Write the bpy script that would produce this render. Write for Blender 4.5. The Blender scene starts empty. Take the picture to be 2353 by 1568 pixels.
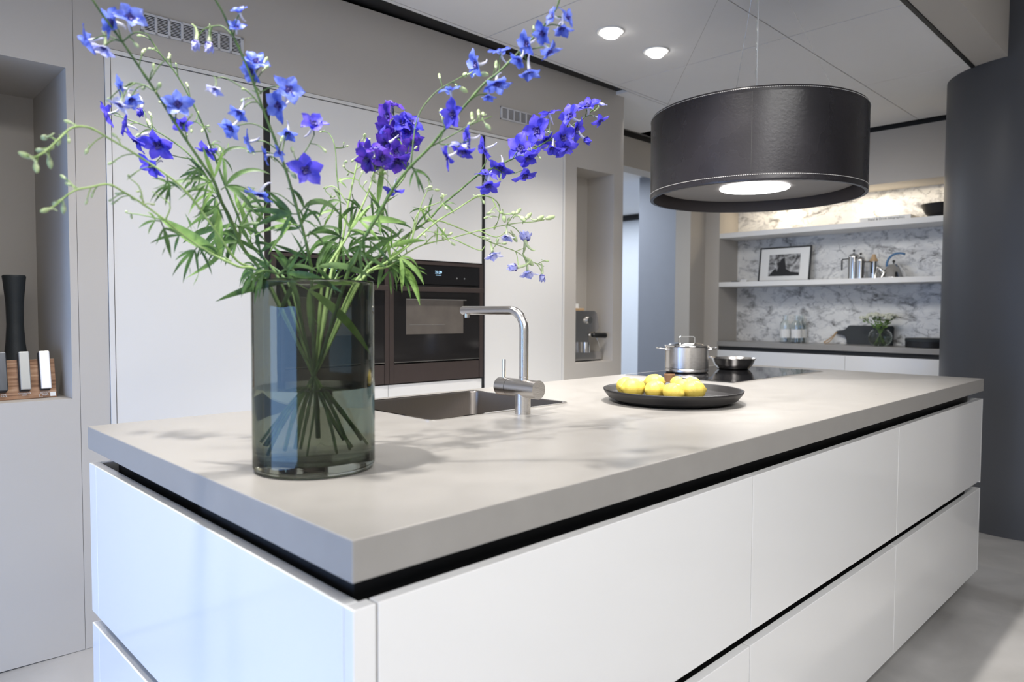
import bpy, bmesh, math, random
from mathutils import Vector, Matrix, Quaternion
PI = math.pi
random.seed(7)
C = bpy.context.scene.collection

# ------------------------------------------------------------------ camera, world, lights, exposure
F = 1623.8; CX = 1176.5; CY = 784.0
HEAD = math.radians(45.45); PITCH = -0.041; ROLL = 0.0045
CAM = Vector((-0.476, -0.770, 1.23))
cam_d = bpy.data.cameras.new('camera'); cam = bpy.data.objects.new('camera', cam_d); C.objects.link(cam)
cam_d.sensor_width = 36; cam_d.lens = 36 * F / 2353; cam_d.clip_start = .02; cam_d.clip_end = 100
CR = Matrix.Rotation(HEAD - PI / 2, 3, 'Z') @ Matrix.Rotation(PI / 2 + PITCH, 3, 'X') @ Matrix.Rotation(ROLL, 3, 'Z')
cam.matrix_world = Matrix.Translation(CAM) @ CR.to_4x4()
cam_d.dof.use_dof = True; cam_d.dof.focus_distance = 2.05; cam_d.dof.aperture_fstop = 3.6
bpy.context.scene.camera = cam

vs = bpy.context.scene.view_settings
vs.view_transform = 'Standard'; vs.look = 'None'; vs.gamma = 1; vs.use_curve_mapping = False
vs.exposure = 0.40

W = bpy.data.worlds.new('sky'); bpy.context.scene.world = W; W.use_nodes = True
bg = W.node_tree.nodes['Background']; bg.inputs[0].default_value = (.32, .53, 1, 1); bg.inputs[1].default_value = 5.2

def lamp(kind, name, loc, power, color=(1, 1, 1), rot=(0, 0, 0), **k):
    l = bpy.data.lights.new(name, kind); l.energy = power; l.color = color
    for a, b in k.items(): setattr(l, a, b)
    o = bpy.data.objects.new(name, l); C.objects.link(o); o.location = loc; o.rotation_euler = rot
    return o
WARM = (1, .955, .90)
# unseen area fill added behind the camera to brighten the island fronts
lamp('AREA', 'behind_camera_fill', (-.1, -2.1, 3.05), 98, (1, .985, .965), shape='RECTANGLE', size=2.6, size_y=1.4)
# downlights in the tile ceiling: two are in view, the row runs on towards the left
for x, y, p in ((2.365, 1.432, 28), (2.746, 1.421, 28), (1.35, 1.43, 30), (.35, 1.43, 30), (1.2, .55, 22), (-.8, 1.43, 26)):
    lamp('SPOT', 'downlight_and_fill_beam', (x, y, 2.57), p * 1.5, WARM, (0, 0, 0), spot_size=math.radians(104), spot_blend=1, shadow_soft_size=.04)
# unseen spots added to brighten the island worktop
def aim(name, loc, tgt, power, size, blend=.6, soft=.03, color=WARM):
    o = lamp('SPOT', name, loc, power, color, spot_size=math.radians(size), spot_blend=blend, shadow_soft_size=soft)
    o.rotation_euler = (Vector(tgt) - Vector(loc)).to_track_quat('-Z', 'Y').to_euler(); return o
aim('island_fill_spot', (-.25, .38, 2.58), (.7, .65, .94), 150, 74, .8)
aim('island_fill_spot', (1.3, .36, 2.58), (1.9, .6, .94), 150, 74, .8)
for y in (.8, 1.9):  # spots without fixtures, added to brighten the back shelf unit
    aim('downlight_and_fill_beam', (3.3, y, 2.57), (5.3, y, 1.25), 72, 75, 1, .3, (1, .975, .94))
lamp('SPOT', 'pendant_beam', (2.383, .668, 1.712), 28, (1, .97, .95), (0, 0, 0), spot_size=math.radians(150), spot_blend=.6, shadow_soft_size=.13)
# warm light strip and spots inside the marble shelf niche
lamp('AREA', 'niche_strip', (5.45, 1.1, 2.195), 3.4, (1, .84, .62), (0, 0, 0), shape='RECTANGLE', size=.08, size_y=2.4)
for y in (1.95, 1.22):
    aim('niche_spot', (5.40, y, 2.19), (5.60, y, 1.96), 2.4, 95, 1, .02, (1, .84, .6))
# area lamp added in place of daylight in the enclosed far room
lamp('AREA', 'far_room_fill', (6.6, 5.6, 2.58), 60, (.84, .91, 1), (0, 0, 0), shape='RECTANGLE', size=1.5, size_y=3)

lamp('AREA', 'passage_fill', (4.7, 4.2, 2.58), 34, (.86, .92, 1), (0, 0, 0), shape='SQUARE', size=1.2)  # unseen lamp added to lift the dark wall inside the passage
# ------------------------------------------------------------------ measuring helpers
def ray(u, v): return CR @ Vector(((u - CX) / F, (CY - v) / F, -1))
def at(u, v, d): return CAM + ray(u, v) * d
def at_x(u, v, X): r = ray(u, v); return CAM + r * ((X - CAM.x) / r.x)
def at_y(u, v, Y): r = ray(u, v); return CAM + r * ((Y - CAM.y) / r.y)
def at_z(u, v, Z): r = ray(u, v); return CAM + r * ((Z - CAM.z) / r.z)

# ------------------------------------------------------------------ object helpers
def tag(o, label=None, cat=None, group=None, kind=None):
    if label: o['label'] = label
    if cat: o['category'] = cat
    if group: o['group'] = group
    if kind: o['kind'] = kind
    return o
def thing(name, loc, label, cat, group=None, rz=0):
    o = bpy.data.objects.new(name, None); C.objects.link(o); o.location = loc; o.rotation_euler = (0, 0, rz)
    o.empty_display_size = .05
    return tag(o, label, cat, group)
def obj(name, bm, mats, parent=None, smooth=False, loc=None, angle=None):
    me = bpy.data.meshes.new(name)
    bmesh.ops.recalc_face_normals(bm, faces=bm.faces[:])
    bm.to_mesh(me); bm.free()
    for m in (mats if isinstance(mats, (list, tuple)) else [mats]): me.materials.append(m)
    if smooth:
        me.polygons.foreach_set('use_smooth', [True] * len(me.polygons))
        if angle:
            try: me.set_sharp_from_angle(angle=math.radians(angle))
            except Exception: pass
    o = bpy.data.objects.new(name, me); C.objects.link(o)
    if loc is not None: o.location = loc
    if parent: o.parent = parent
    return o
def copy_tree(o, parent=None):
    c = o.copy(); C.objects.link(c); c.parent = parent
    for ch in list(o.children): copy_tree(ch, c)
    return c
def xf(M, vs_):
    for v in vs_: v.co = M @ v.co
def box(bm, x0, x1, y0, y1, z0, z1, bev=0, M=None, seg=2, mi=0):
    r = bmesh.ops.create_cube(bm, size=1)
    vs_ = r['verts']
    for v in vs_:
        v.co = Vector(((x0 + x1) / 2 + v.co.x * (x1 - x0), (y0 + y1) / 2 + v.co.y * (y1 - y0), (z0 + z1) / 2 + v.co.z * (z1 - z0)))
    es = list({e for v in vs_ for e in v.link_edges}); fs = list({f for v in vs_ for f in v.link_faces})
    for f in fs: f.material_index = mi
    if bev:
        rr = bmesh.ops.bevel(bm, geom=es, offset=bev, segments=seg, affect='EDGES', profile=.5)
        vs_ = list({v for f in rr['faces'] for v in f.verts} | {v for v in vs_ if v.is_valid})
        for v in vs_:
            for f in v.link_faces: f.material_index = mi
    if M is not None: xf(M, vs_)
    return vs_
def BM(): return bmesh.new()
def boxo(name, dims, mat, parent=None, bev=0, **k):
    bm = BM(); box(bm, *dims, bev=bev); return obj(name, bm, mat, parent, **k)
def lathe(bm, prof, n=48, c=(0, 0, 0), closed=False, mi=0):
    rings = []; q = [prof[0]]
    for a, b in zip(prof, prof[1:]):          # extra rings keep the shading of long walls true
        L = math.dist(a, b)
        if L > .012:
            k = min(.12, .002 / L); q += [(a[0] + (b[0] - a[0]) * k, a[1] + (b[1] - a[1]) * k), (b[0] - (b[0] - a[0]) * k, b[1] - (b[1] - a[1]) * k)]
        q.append(b)
    prof = q
    for r, z in prof:
        if r < 1e-6: rings.append([bm.verts.new((c[0], c[1], c[2] + z))])
        else: rings.append([bm.verts.new((c[0] + r * math.cos(2 * PI * i / n), c[1] + r * math.sin(2 * PI * i / n), c[2] + z)) for i in range(n)])
    prs = list(zip(rings, rings[1:])) + ([(rings[-1], rings[0])] if closed else [])
    fs = []
    for a, b in prs:
        for i in range(n):
            j = (i + 1) % n
            if len(a) == 1 and len(b) == 1: continue
            if len(a) == 1: fs.append(bm.faces.new((a[0], b[i], b[j])))
            elif len(b) == 1: fs.append(bm.faces.new((a[i], a[j], b[0])))
            else: fs.append(bm.faces.new((a[i], a[j], b[j], b[i])))
    for f in fs: f.material_index = mi
    return [v for r in rings for v in r]
def frames(pts):
    T = []
    for i in range(len(pts)):
        a = pts[max(0, i - 1)]; b = pts[min(len(pts) - 1, i + 1)]; T.append((b - a).normalized())
    n = T[0].orthogonal().normalized(); N = [n]
    for i in range(1, len(pts)):
        n = (n - T[i] * n.dot(T[i]))
        n = n.normalized() if n.length > 1e-6 else T[i].orthogonal().normalized(); N.append(n)
    return T, N
def tube(bm, pts, rad, n=10, caps=True, mi=0):
    pts = [Vector(p) for p in pts]; T, N = frames(pts); R = rad if isinstance(rad, (list, tuple)) else [rad] * len(pts)
    rings = []
    for p, t, m, r in zip(pts, T, N, R):
        b = t.cross(m)
        rings.append([bm.verts.new(p + (m * math.cos(2 * PI * i / n) + b * math.sin(2 * PI * i / n)) * r) for i in range(n)])
    for a, b in zip(rings, rings[1:]):
        for i in range(n):
            f = bm.faces.new((a[i], a[(i + 1) % n], b[(i + 1) % n], b[i])); f.material_index = mi
    if caps:
        for f in (bm.faces.new(rings[0][::-1]), bm.faces.new(rings[-1])): f.material_index = mi
def smoothpath(pts, k=5):
    pts = [Vector(p) for p in pts]
    if len(pts) < 3: return [pts[0].lerp(pts[-1], i / k) for i in range(k + 1)]
    P = [pts[0] * 2 - pts[1]] + pts + [pts[-1] * 2 - pts[-2]]; out = []
    for i in range(1, len(P) - 2):
        a, b, c, d = P[i - 1:i + 3]
        for j in range(k):
            t = j / k
            out.append(.5 * ((2 * b) + (c - a) * t + (2 * a - 5 * b + 4 * c - d) * t * t + (3 * b - a - 3 * c + d) * t ** 3))
    out.append(pts[-1]); return out
def prism(bm, poly, f, h0, h1, mi=0):
    """poly in 2D, f(a,b,h)->Vector"""
    A = [bm.verts.new(f(a, b, h0)) for a, b in poly]; B = [bm.verts.new(f(a, b, h1)) for a, b in poly]; n = len(poly)
    fs = [bm.faces.new(A[::-1]), bm.faces.new(B)] + [bm.faces.new((A[i], A[(i + 1) % n], B[(i + 1) % n], B[i])) for i in range(n)]
    for q in fs: q.material_index = mi
    return A + B
def rrect(x0, x1, y0, y1, r, n=6):
    out = []
    for cx, cy, a0 in ((x1 - r, y1 - r, 0), (x0 + r, y1 - r, 90), (x0 + r, y0 + r, 180), (x1 - r, y0 + r, 270)):
        for i in range(n + 1):
            a = math.radians(a0 + 90 * i / n); out.append((cx + r * math.cos(a), cy + r * math.sin(a)))
    return out

# ------------------------------------------------------------------ materials
def mat(name, col, rough=.5, metal=0, spec=.5, coat=0, bump=0, bscale=40, var=0, vscale=8, emit=None, estr=0, trans=0, ior=1.45, stretch=None, rvar=0, sheen=0, coatr=.05):
    m = bpy.data.materials.new(name); m.use_nodes = True; nt = m.node_tree; P = nt.nodes['Principled BSDF']
    P.inputs['Base Color'].default_value = (*col, 1); P.inputs['Roughness'].default_value = rough; P.inputs['Metallic'].default_value = metal
    P.inputs['Specular IOR Level'].default_value = spec; P.inputs['Coat Weight'].default_value = coat; P.inputs['Coat Roughness'].default_value = coatr
    P.inputs['Transmission Weight'].default_value = trans; P.inputs['IOR'].default_value = ior
    if emit: P.inputs['Emission Color'].default_value = (*emit, 1); P.inputs['Emission Strength'].default_value = estr
    tc = nt.nodes.new('ShaderNodeTexCoord'); mp = nt.nodes.new('ShaderNodeMapping'); nt.links.new(tc.outputs['Object'], mp.inputs[0])
    if stretch: mp.inputs['Scale'].default_value = stretch
    if var or rvar:
        n = nt.nodes.new('ShaderNodeTexNoise'); n.inputs['Scale'].default_value = vscale; n.inputs['Detail'].default_value = 6
        nt.links.new(mp.outputs[0], n.inputs['Vector'])
        if var:
            mx = nt.nodes.new('ShaderNodeMix'); mx.data_type = 'RGBA'
            mx.inputs['A'].default_value = (*[c * (1 - var) for c in col], 1); mx.inputs['B'].default_value = (*[min(1, c * (1 + var)) for c in col], 1)
            nt.links.new(n.outputs['Fac'], mx.inputs['Factor']); nt.links.new(mx.outputs['Result'], P.inputs['Base Color'])
        if rvar:
            mr = nt.nodes.new('ShaderNodeMapRange'); mr.inputs['To Min'].default_value = max(0, rough - rvar); mr.inputs['To Max'].default_value = rough + rvar
            nt.links.new(n.outputs['Fac'], mr.inputs['Value']); nt.links.new(mr.outputs[0], P.inputs['Roughness'])
    if bump:
        n = nt.nodes.new('ShaderNodeTexNoise'); n.inputs['Scale'].default_value = bscale; n.inputs['Detail'].default_value = 4
        nt.links.new(mp.outputs[0], n.inputs['Vector'])
        b = nt.nodes.new('ShaderNodeBump'); b.inputs['Strength'].default_value = bump; b.inputs['Distance'].default_value = .002
        nt.links.new(n.outputs['Fac'], b.inputs['Height']); nt.links.new(b.outputs[0], P.inputs['Normal'])
    return m
M = {}
M['wall'] = mat('greige_paint', (.50, .47, .43), .6, bump=.05, bscale=200, var=.02, vscale=3)
M['lacquer'] = mat('white_lacquer', (.79, .79, .79), .1, coat=.3, var=.006, vscale=2, coatr=.08)
M['lacqdoor'] = mat('white_gloss_door', (.72, .71, .69), .13, var=.01, vscale=2)
M['framew'] = mat('pale_frame', (.70, .69, .67), .35)
M['ceil'] = mat('ceiling_tile', (.80, .79, .78), .8, var=.02, vscale=3, bump=.1, bscale=300)
M['black'] = mat('black_gap', (.012, .012, .013), .5, var=.1)
M['dark'] = mat('dark_trim', (.05, .048, .046), .5, var=.1)
M['top'] = mat('grey_composite', (.30, .288, .272), .30, var=.09, vscale=14, bump=.06, bscale=350, rvar=.05)
M['steel'] = mat('brushed_steel', (.62, .60, .58), .22, 1, bump=.15, bscale=60, stretch=(1, 1, 25), rvar=.05, vscale=40)
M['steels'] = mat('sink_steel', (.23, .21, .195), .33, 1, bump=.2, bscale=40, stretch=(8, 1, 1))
M['chrome'] = mat('polished_steel', (.8, .79, .77), .09, 1, var=.03, vscale=20)
M['chromed'] = mat('dark_polished_steel', (.55, .53, .51), .2, 1, var=.05, vscale=20)
M['bglass'] = mat('black_glass', (.006, .006, .007), .04, spec=.6, var=.1)
M['ovenfr'] = mat('graphite_bronze_metal', (.085, .066, .060), .38, .6, var=.05, vscale=30)
M['ovenblk'] = mat('oven_black', (.012, .011, .011), .12, spec=.5, var=.1)
M['ovenin'] = mat('oven_interior', (.16, .14, .12), .4, .4, var=.3, vscale=14)
M['leather'] = mat('black_leather', (.015, .0138, .0165), .27, spec=.5, bump=.2, bscale=90, var=.5, vscale=5, rvar=.05)
M['leathin'] = mat('black_leather_inside', (.03, .025, .026), .6, bump=.3, bscale=160)
M['stitch'] = mat('grey_thread', (.5, .49, .48), .7, var=.1)
M['hoodpl'] = mat('hood_plate', (.22, .21, .205), .5, .2, var=.05)
M['lampglow'] = mat('lamp_diffuser', (1, 1, 1), .5, emit=(1, .97, .96), estr=9, var=.01)
M['dlglow'] = mat('downlight_lens', (1, 1, 1), .5, emit=(1, .98, .95), estr=7, var=.01)
M['whitep'] = mat('white_plastic', (.78, .78, .77), .4, var=.01)
M['vent'] = mat('vent_grille_grey', (.62, .62, .64), .4, .2, var=.01)
M['shelf'] = mat('white_shelf', (.80, .79, .77), .4, var=.01)
M['column'] = mat('slate_grey_column', (.06, .063, .072), .42, spec=.45, var=.08, vscale=2)
M['bluegrey'] = mat('blue_grey_panel', (.26, .28, .325), .6, var=.03)
M['farwall'] = mat('far_pale_wall', (.62, .65, .69), .7, var=.02)
M['platter'] = mat('dark_stoneware', (.014, .013, .014), .42, var=.15, vscale=30, rvar=.08)
M['cork'] = mat('brown_wood', (.16, .085, .04), .6, var=.2, vscale=30, stretch=(1, 1, .3))
M['matblk'] = mat('matt_black', (.014, .014, .016), .42, var=.15)
M['charc'] = mat('charcoal_ceramic', (.022, .027, .031), .55, var=.1, bump=.3, bscale=200)
M['paper'] = mat('white_paper', (.82, .82, .80), .6, var=.01)
M['text'] = mat('dark_print', (.05, .05, .05), .6)
M['wtext'] = mat('white_print', (.85, .85, .84), .6)
M['clock'] = mat('clock_digits', (.3, .6, .9), .4, emit=(.55, .8, 1), estr=.9)
M['coral'] = mat('oven_reflection_amber', (.4, .2, .06), .5)
M['blueh'] = mat('blue_grip', (.08, .18, .33), .4, var=.05)
M['blacktop'] = mat('black_bakelite', (.012, .012, .012), .3, var=.1)
M['wood2'] = mat('pale_wood', (.50, .34, .19), .55, var=.15, vscale=20)
M['hsilver'] = mat('silver_bar', (.82, .81, .80), .3, .3, var=.01)
M['hgrey'] = mat('anthracite_bar', (.36, .365, .36), .35, .6, var=.02)
M['hblack'] = mat('black_bar', (.07, .075, .085), .3, .7, var=.3, vscale=60, stretch=(1, 1, .05))

def lemon_mat():
    m = mat('lemon_peel', (.62, .47, .09), .38, var=.12, vscale=25, bump=.35, bscale=420, spec=.45); return m
M['lemon'] = lemon_mat()
M['lemtip'] = mat('lemon_stem_end', (.33, .20, .05), .7, var=.3, vscale=80)

def floor_mat():
    m = mat('polished_concrete', (.36, .35, .34), .38, bump=.05, bscale=30); nt = m.node_tree; P = nt.nodes['Principled BSDF']
    tc = nt.nodes['Texture Coordinate']
    n = nt.nodes.new('ShaderNodeTexNoise'); n.inputs['Scale'].default_value = 2.4; n.inputs['Detail'].default_value = 9; n.inputs['Distortion'].default_value = .6
    nt.links.new(tc.outputs['Object'], n.inputs['Vector'])
    r = nt.nodes.new('ShaderNodeValToRGB'); r.color_ramp.elements[0].position = .3; r.color_ramp.elements[0].color = (.27, .262, .252, 1)
    r.color_ramp.elements[1].position = .72; r.color_ramp.elements[1].color = (.45, .44, .43, 1)
    nt.links.new(n.outputs['Fac'], r.inputs[0]); nt.links.new(r.outputs[0], P.inputs['Base Color']); return m
M['floor'] = floor_mat()

def marble_mat():
    m = mat('white_marble', (.7, .7, .7), .16); nt = m.node_tree; P = nt.nodes['Principled BSDF']; tc = nt.nodes['Texture Coordinate']
    def N(t, **k):
        n = nt.nodes.new(t)
        for a, b in k.items(): n.inputs[a].default_value = b
        return n
    mp = N('ShaderNodeMapping'); mp.inputs['Rotation'].default_value = (.6, 0, 0); mp.inputs['Scale'].default_value = (1, 1, 1.6)
    nt.links.new(tc.outputs['Object'], mp.inputs[0])
    n0 = N('ShaderNodeTexNoise', Scale=3.2, Detail=7, Roughness=.6); nt.links.new(mp.outputs[0], n0.inputs['Vector'])
    mx = N('ShaderNodeMix'); mx.data_type = 'RGBA'; mx.inputs['Factor'].default_value = .32
    nt.links.new(mp.outputs[0], mx.inputs['A']); nt.links.new(n0.outputs['Color'], mx.inputs['B'])
    cols = []
    for sc, w, st in ((5.5, .10, 1), (12, .07, .7)):
        v = N('ShaderNodeTexVoronoi', Scale=sc); v.feature = 'DISTANCE_TO_EDGE'; nt.links.new(mx.outputs['Result'], v.inputs['Vector'])
        r = N('ShaderNodeMapRange'); r.inputs['From Min'].default_value = 0; r.inputs['From Max'].default_value = w
        r.inputs['To Min'].default_value = st; r.inputs['To Max'].default_value = 0; nt.links.new(v.outputs['Distance'], r.inputs['Value']); cols.append(r)
    n1 = N('ShaderNodeTexNoise', Scale=7, Detail=6, Roughness=.65, Distortion=.8); nt.links.new(mp.outputs[0], n1.inputs['Vector'])
    r1 = N('ShaderNodeMapRange'); r1.inputs['From Min'].default_value = .42; r1.inputs['From Max'].default_value = .72; nt.links.new(n1.outputs['Fac'], r1.inputs['Value'])
    a = N('ShaderNodeMath'); a.operation = 'MAXIMUM'; nt.links.new(cols[0].outputs[0], a.inputs[0]); nt.links.new(cols[1].outputs[0], a.inputs[1])
    b = N('ShaderNodeMath'); b.operation = 'MULTIPLY'; nt.links.new(a.outputs[0], b.inputs[0]); nt.links.new(r1.outputs[0], b.inputs[1])
    n2 = N('ShaderNodeTexNoise', Scale=4, Detail=8, Roughness=.6); nt.links.new(mp.outputs[0], n2.inputs['Vector'])
    c = N('ShaderNodeMath'); c.operation = 'MULTIPLY_ADD'; c.inputs[1].default_value = .45; nt.links.new(n2.outputs['Fac'], c.inputs[0]); nt.links.new(b.outputs[0], c.inputs[2])
    rp = nt.nodes.new('ShaderNodeValToRGB'); e = rp.color_ramp.elements
    e[0].position = .16; e[0].color = (.82, .82, .80, 1); e[1].position = .9; e[1].color = (.17, .165, .16, 1)
    k = rp.color_ramp.elements.new(.36); k.color = (.60, .605, .61, 1)
    nt.links.new(c.outputs[0], rp.inputs[0]); nt.links.new(rp.outputs[0], P.inputs['Base Color']); return m
M['marble'] = marble_mat()

def wood_mat():
    m = mat('grooved_pine', (.4, .25, .14), .6); nt = m.node_tree; P = nt.nodes['Principled BSDF']; tc = nt.nodes['Texture Coordinate']
    mp = nt.nodes.new('ShaderNodeMapping'); mp.inputs['Scale'].default_value = (1.2, 1, 22); nt.links.new(tc.outputs['Object'], mp.inputs[0])
    n = nt.nodes.new('ShaderNodeTexNoise'); n.inputs['Scale'].default_value = 5; n.inputs['Detail'].default_value = 5; n.inputs['Distortion'].default_value = .5
    nt.links.new(mp.outputs[0], n.inputs['Vector']); r = nt.nodes.new('ShaderNodeValToRGB'); e = r.color_ramp.elements
    e[0].position = .32; e[0].color = (.15, .07, .035, 1); e[1].position = .72; e[1].color = (.52, .34, .22, 1)
    k = e.new(.5); k.color = (.34, .19, .11, 1)
    nt.links.new(n.outputs['Fac'], r.inputs[0]); nt.links.new(r.outputs[0], P.inputs['Base Color']); return m
M['wood'] = wood_mat()

def glass_mat(name, col, rough=0, ior=1.45, dens=None):
    m = bpy.data.materials.new(name); m.use_nodes = True; nt = m.node_tree
    for n in list(nt.nodes):
        if n.type != 'OUTPUT_MATERIAL': nt.nodes.remove(n)
    out = [n for n in nt.nodes if n.type == 'OUTPUT_MATERIAL'][0]
    g = nt.nodes.new('ShaderNodeBsdfGlass'); g.inputs['Color'].default_value = (*col, 1); g.inputs['Roughness'].default_value = rough; g.inputs['IOR'].default_value = ior
    # faint unevenness of hand-made glass
    tc = nt.nodes.new('ShaderNodeTexCoord'); n = nt.nodes.new('ShaderNodeTexNoise'); n.inputs['Scale'].default_value = 14
    b = nt.nodes.new('ShaderNodeBump'); b.inputs['Strength'].default_value = .04; b.inputs['Distance'].default_value = .004
    nt.links.new(tc.outputs['Object'], n.inputs['Vector']); nt.links.new(n.outputs['Fac'], b.inputs['Height']); nt.links.new(b.outputs[0], g.inputs['Normal'])
    nt.links.new(g.outputs[0], out.inputs[0]); return m
M['vglass'] = glass_mat('smoked_glass', (.665, .68, .645))
M['water'] = glass_mat('vase_water', (.93, .96, .92), ior=1.33)
M['cglass'] = glass_mat('clear_glass', (.975, .99, .985))

def leaf_mat(name, c1, c2, tr=.35):
    m = bpy.data.materials.new(name); m.use_nodes = True; nt = m.node_tree; P = nt.nodes['Principled BSDF']; out = nt.nodes['Material Output']
    tc = nt.nodes.new('ShaderNodeTexCoord'); n = nt.nodes.new('ShaderNodeTexNoise'); n.inputs['Scale'].default_value = 45; n.inputs['Detail'].default_value = 3
    nt.links.new(tc.outputs['Object'], n.inputs['Vector'])
    r = nt.nodes.new('ShaderNodeValToRGB'); r.color_ramp.elements[0].position = .35; r.color_ramp.elements[1].position = .65
    r.color_ramp.elements[0].color = (*c1, 1); r.color_ramp.elements[1].color = (*c2, 1)
    nt.links.new(n.outputs['Fac'], r.inputs[0]); nt.links.new(r.outputs[0], P.inputs['Base Color']); P.inputs['Roughness'].default_value = .5
    t = nt.nodes.new('ShaderNodeBsdfTranslucent'); nt.links.new(r.outputs[0], t.inputs[0])
    mx = nt.nodes.new('ShaderNodeMixShader'); mx.inputs[0].default_value = tr
    nt.links.new(P.outputs[0], mx.inputs[1]); nt.links.new(t.outputs[0], mx.inputs[2]); nt.links.new(mx.outputs[0], out.inputs[0]); return m
M['leaf'] = leaf_mat('delphinium_leaf', (.035, .085, .022), (.10, .20, .05))
M['leafl'] = leaf_mat('young_leaf', (.14, .26, .06), (.26, .42, .12))
M['stemd'] = leaf_mat('green_stem', (.05, .11, .03), (.14, .24, .07), .15)
M['steml'] = leaf_mat('pale_stem', (.24, .38, .11), (.40, .54, .22), .25)
M['bud'] = leaf_mat('pale_bud', (.42, .55, .26), (.62, .70, .46), .3)
M['petal'] = leaf_mat('violet_blue_petal', (.045, .045, .56), (.13, .10, .78), .4)
M['petall'] = leaf_mat('light_blue_petal', (.07, .12, .62), (.22, .30, .86), .4)
M['petalp'] = leaf_mat('purple_blue_petal', (.05, .028, .42), (.13, .05, .50), .35)
M['petalw'] = leaf_mat('pale_lilac_petal', (.24, .28, .78), (.78, .78, .92), .35)
M['spur'] = leaf_mat('pale_spur', (.50, .50, .72), (.72, .74, .78), .3)
M['bee'] = leaf_mat('flower_eye', (.03, .02, .20), (.10, .08, .35), .2)
M['white'] = leaf_mat('white_blossom', (.72, .74, .60), (.90, .90, .80), .3)

# ------------------------------------------------------------------ the room
def st(name, dims_list, m, bev=0):
    bm = BM()
    for d in dims_list: box(bm, *d, bev=bev)
    return tag(obj(name, bm, m), kind='structure')
YW = 2.1; ZC = 2.625
st('floor', [(-4, 11, -5, 11, -.1, 0)], M['floor'])
# left wall: openings for a wide niche, the tall cabinets and a narrow niche. The real wall runs a touch askew.
def skew(o):
    for v in o.data.vertices:
        s = v.co.x - .3
        v.co.y -= .022 * s; v.co.z += (v.co.z - 1.23) * .010 * s
    o.data.update(); return o
wl = st('wall_left', [(-3.9, 3.295, YW, YW + .02, 2.335, 2.615), (-3.9, -.14, YW, YW + .02, 0, 2.335), (-.14, .1885, YW, YW + .02, 2.075, 2.335), (-.14, .165, YW, YW + .02, 0, .915),
    (.165, .1885, YW, YW + .02, 0, 2.075), (.190, .284, YW, YW + .02, 0, 2.335), (.284, 2.735, YW, YW + .02, 2.175, 2.335), (2.735, 2.84, YW, YW + .02, 0, 2.335),
    (2.84, 3.2, YW, YW + .02, 2.09, 2.335), (2.84, 3.2, YW, YW + .02, 0, .925), (3.2, 3.295, YW, YW + .02, 0, 2.335),
    # wide niche lining
    (-.16, .165, YW + .52, YW + .54, .89, 2.1), (.165, .19, YW + .02, YW + .54, .89, 2.1), (-.16, -.14, YW + .02, YW + .54, .89, 2.1), (-.16, .19, YW + .02, YW + .54, 2.075, 2.1), (-.16, .19, YW + .02, YW + .54, .89, .915),
    # narrow niche lining
    (2.82, 3.2, YW + .22, YW + .24, .9, 2.11), (3.2, 3.22, YW + .02, YW + .24, .9, 2.11), (2.82, 2.84, YW + .02, YW + .24, .9, 2.11), (2.82, 3.2, YW + .02, YW + .24, 2.09, 2.11), (2.82, 3.2, YW + .02, YW + .24, .905, .925),
    # returning end of the wall
    (3.275, 3.295, YW + .02, 2.75, 0, 2.615)], M['wall'])
skew(wl)
st('trim_1', [(-3.9, 3.27, 1.96, 2.4, ZC + .021, ZC + .03), (-3.9, 3.2, 1.9455, 1.947, ZC + .001, ZC + .02)], M['black'])
st('light_leak_cover', [(-2.5, 3.275, 2.75, 2.8, 0, 2.8), (-2.5, 3.3, 1.97, 2.8, 2.72, 2.78)], M['dark'])  # unseen cover added to stop sky light leaking past the left wall
# fascia and opening of the passage
st('wall_passage', [(3.3, 5.25, 2.57, 2.72, 2.37, 2.60), (5.0, 5.25, 2.57, 2.72, 0, 2.37)], M['wall'])
st('trim_2', [(3.3, 5.25, 2.60, 2.72, 2.60, 2.68)], M['dark'])
st('wall_beyond', [(5.62, 5.72, 2.72, 3.555, 0, 2.62)], M['bluegrey'])
st('wall_far', [(7.9, 8.0, 2.0, 9, 0, 2.55)], M['farwall'])
st('trim_3', [(7.86, 7.9, 2.0, 9, 2.55, 2.62)], M['black'])
# back wall around the marble niche
NY0, NY1, NZ0, NZ1 = -.2, 2.43, .93, 2.205
st('wall_back', [(5.25, 5.29, -.4, 2.57, NZ1, 2.60), (5.25, 5.62, NY1, 2.57, 0, NZ1), (5.25, 5.62, -.4, NY0, 0, NZ1), (5.29, 5.62, NY0, NY1, NZ1, NZ1 + .03), (5.60, 5.64, -.4, 2.57, 0, 2.6),
                 (5.25, 5.4, -5, -.4, 0, 3.1)], M['wall'])
st('trim_4', [(5.27, 5.35, -.4, 2.6, 2.60, 2.68)], M['black'])
mb = boxo('marble_splashback', (5.585, 5.60, NY0, NY1, .96, NZ1), M['marble']); tag(mb, 'white marble splashback with grey veins lining the lit shelf niche', 'splashback')
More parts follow.
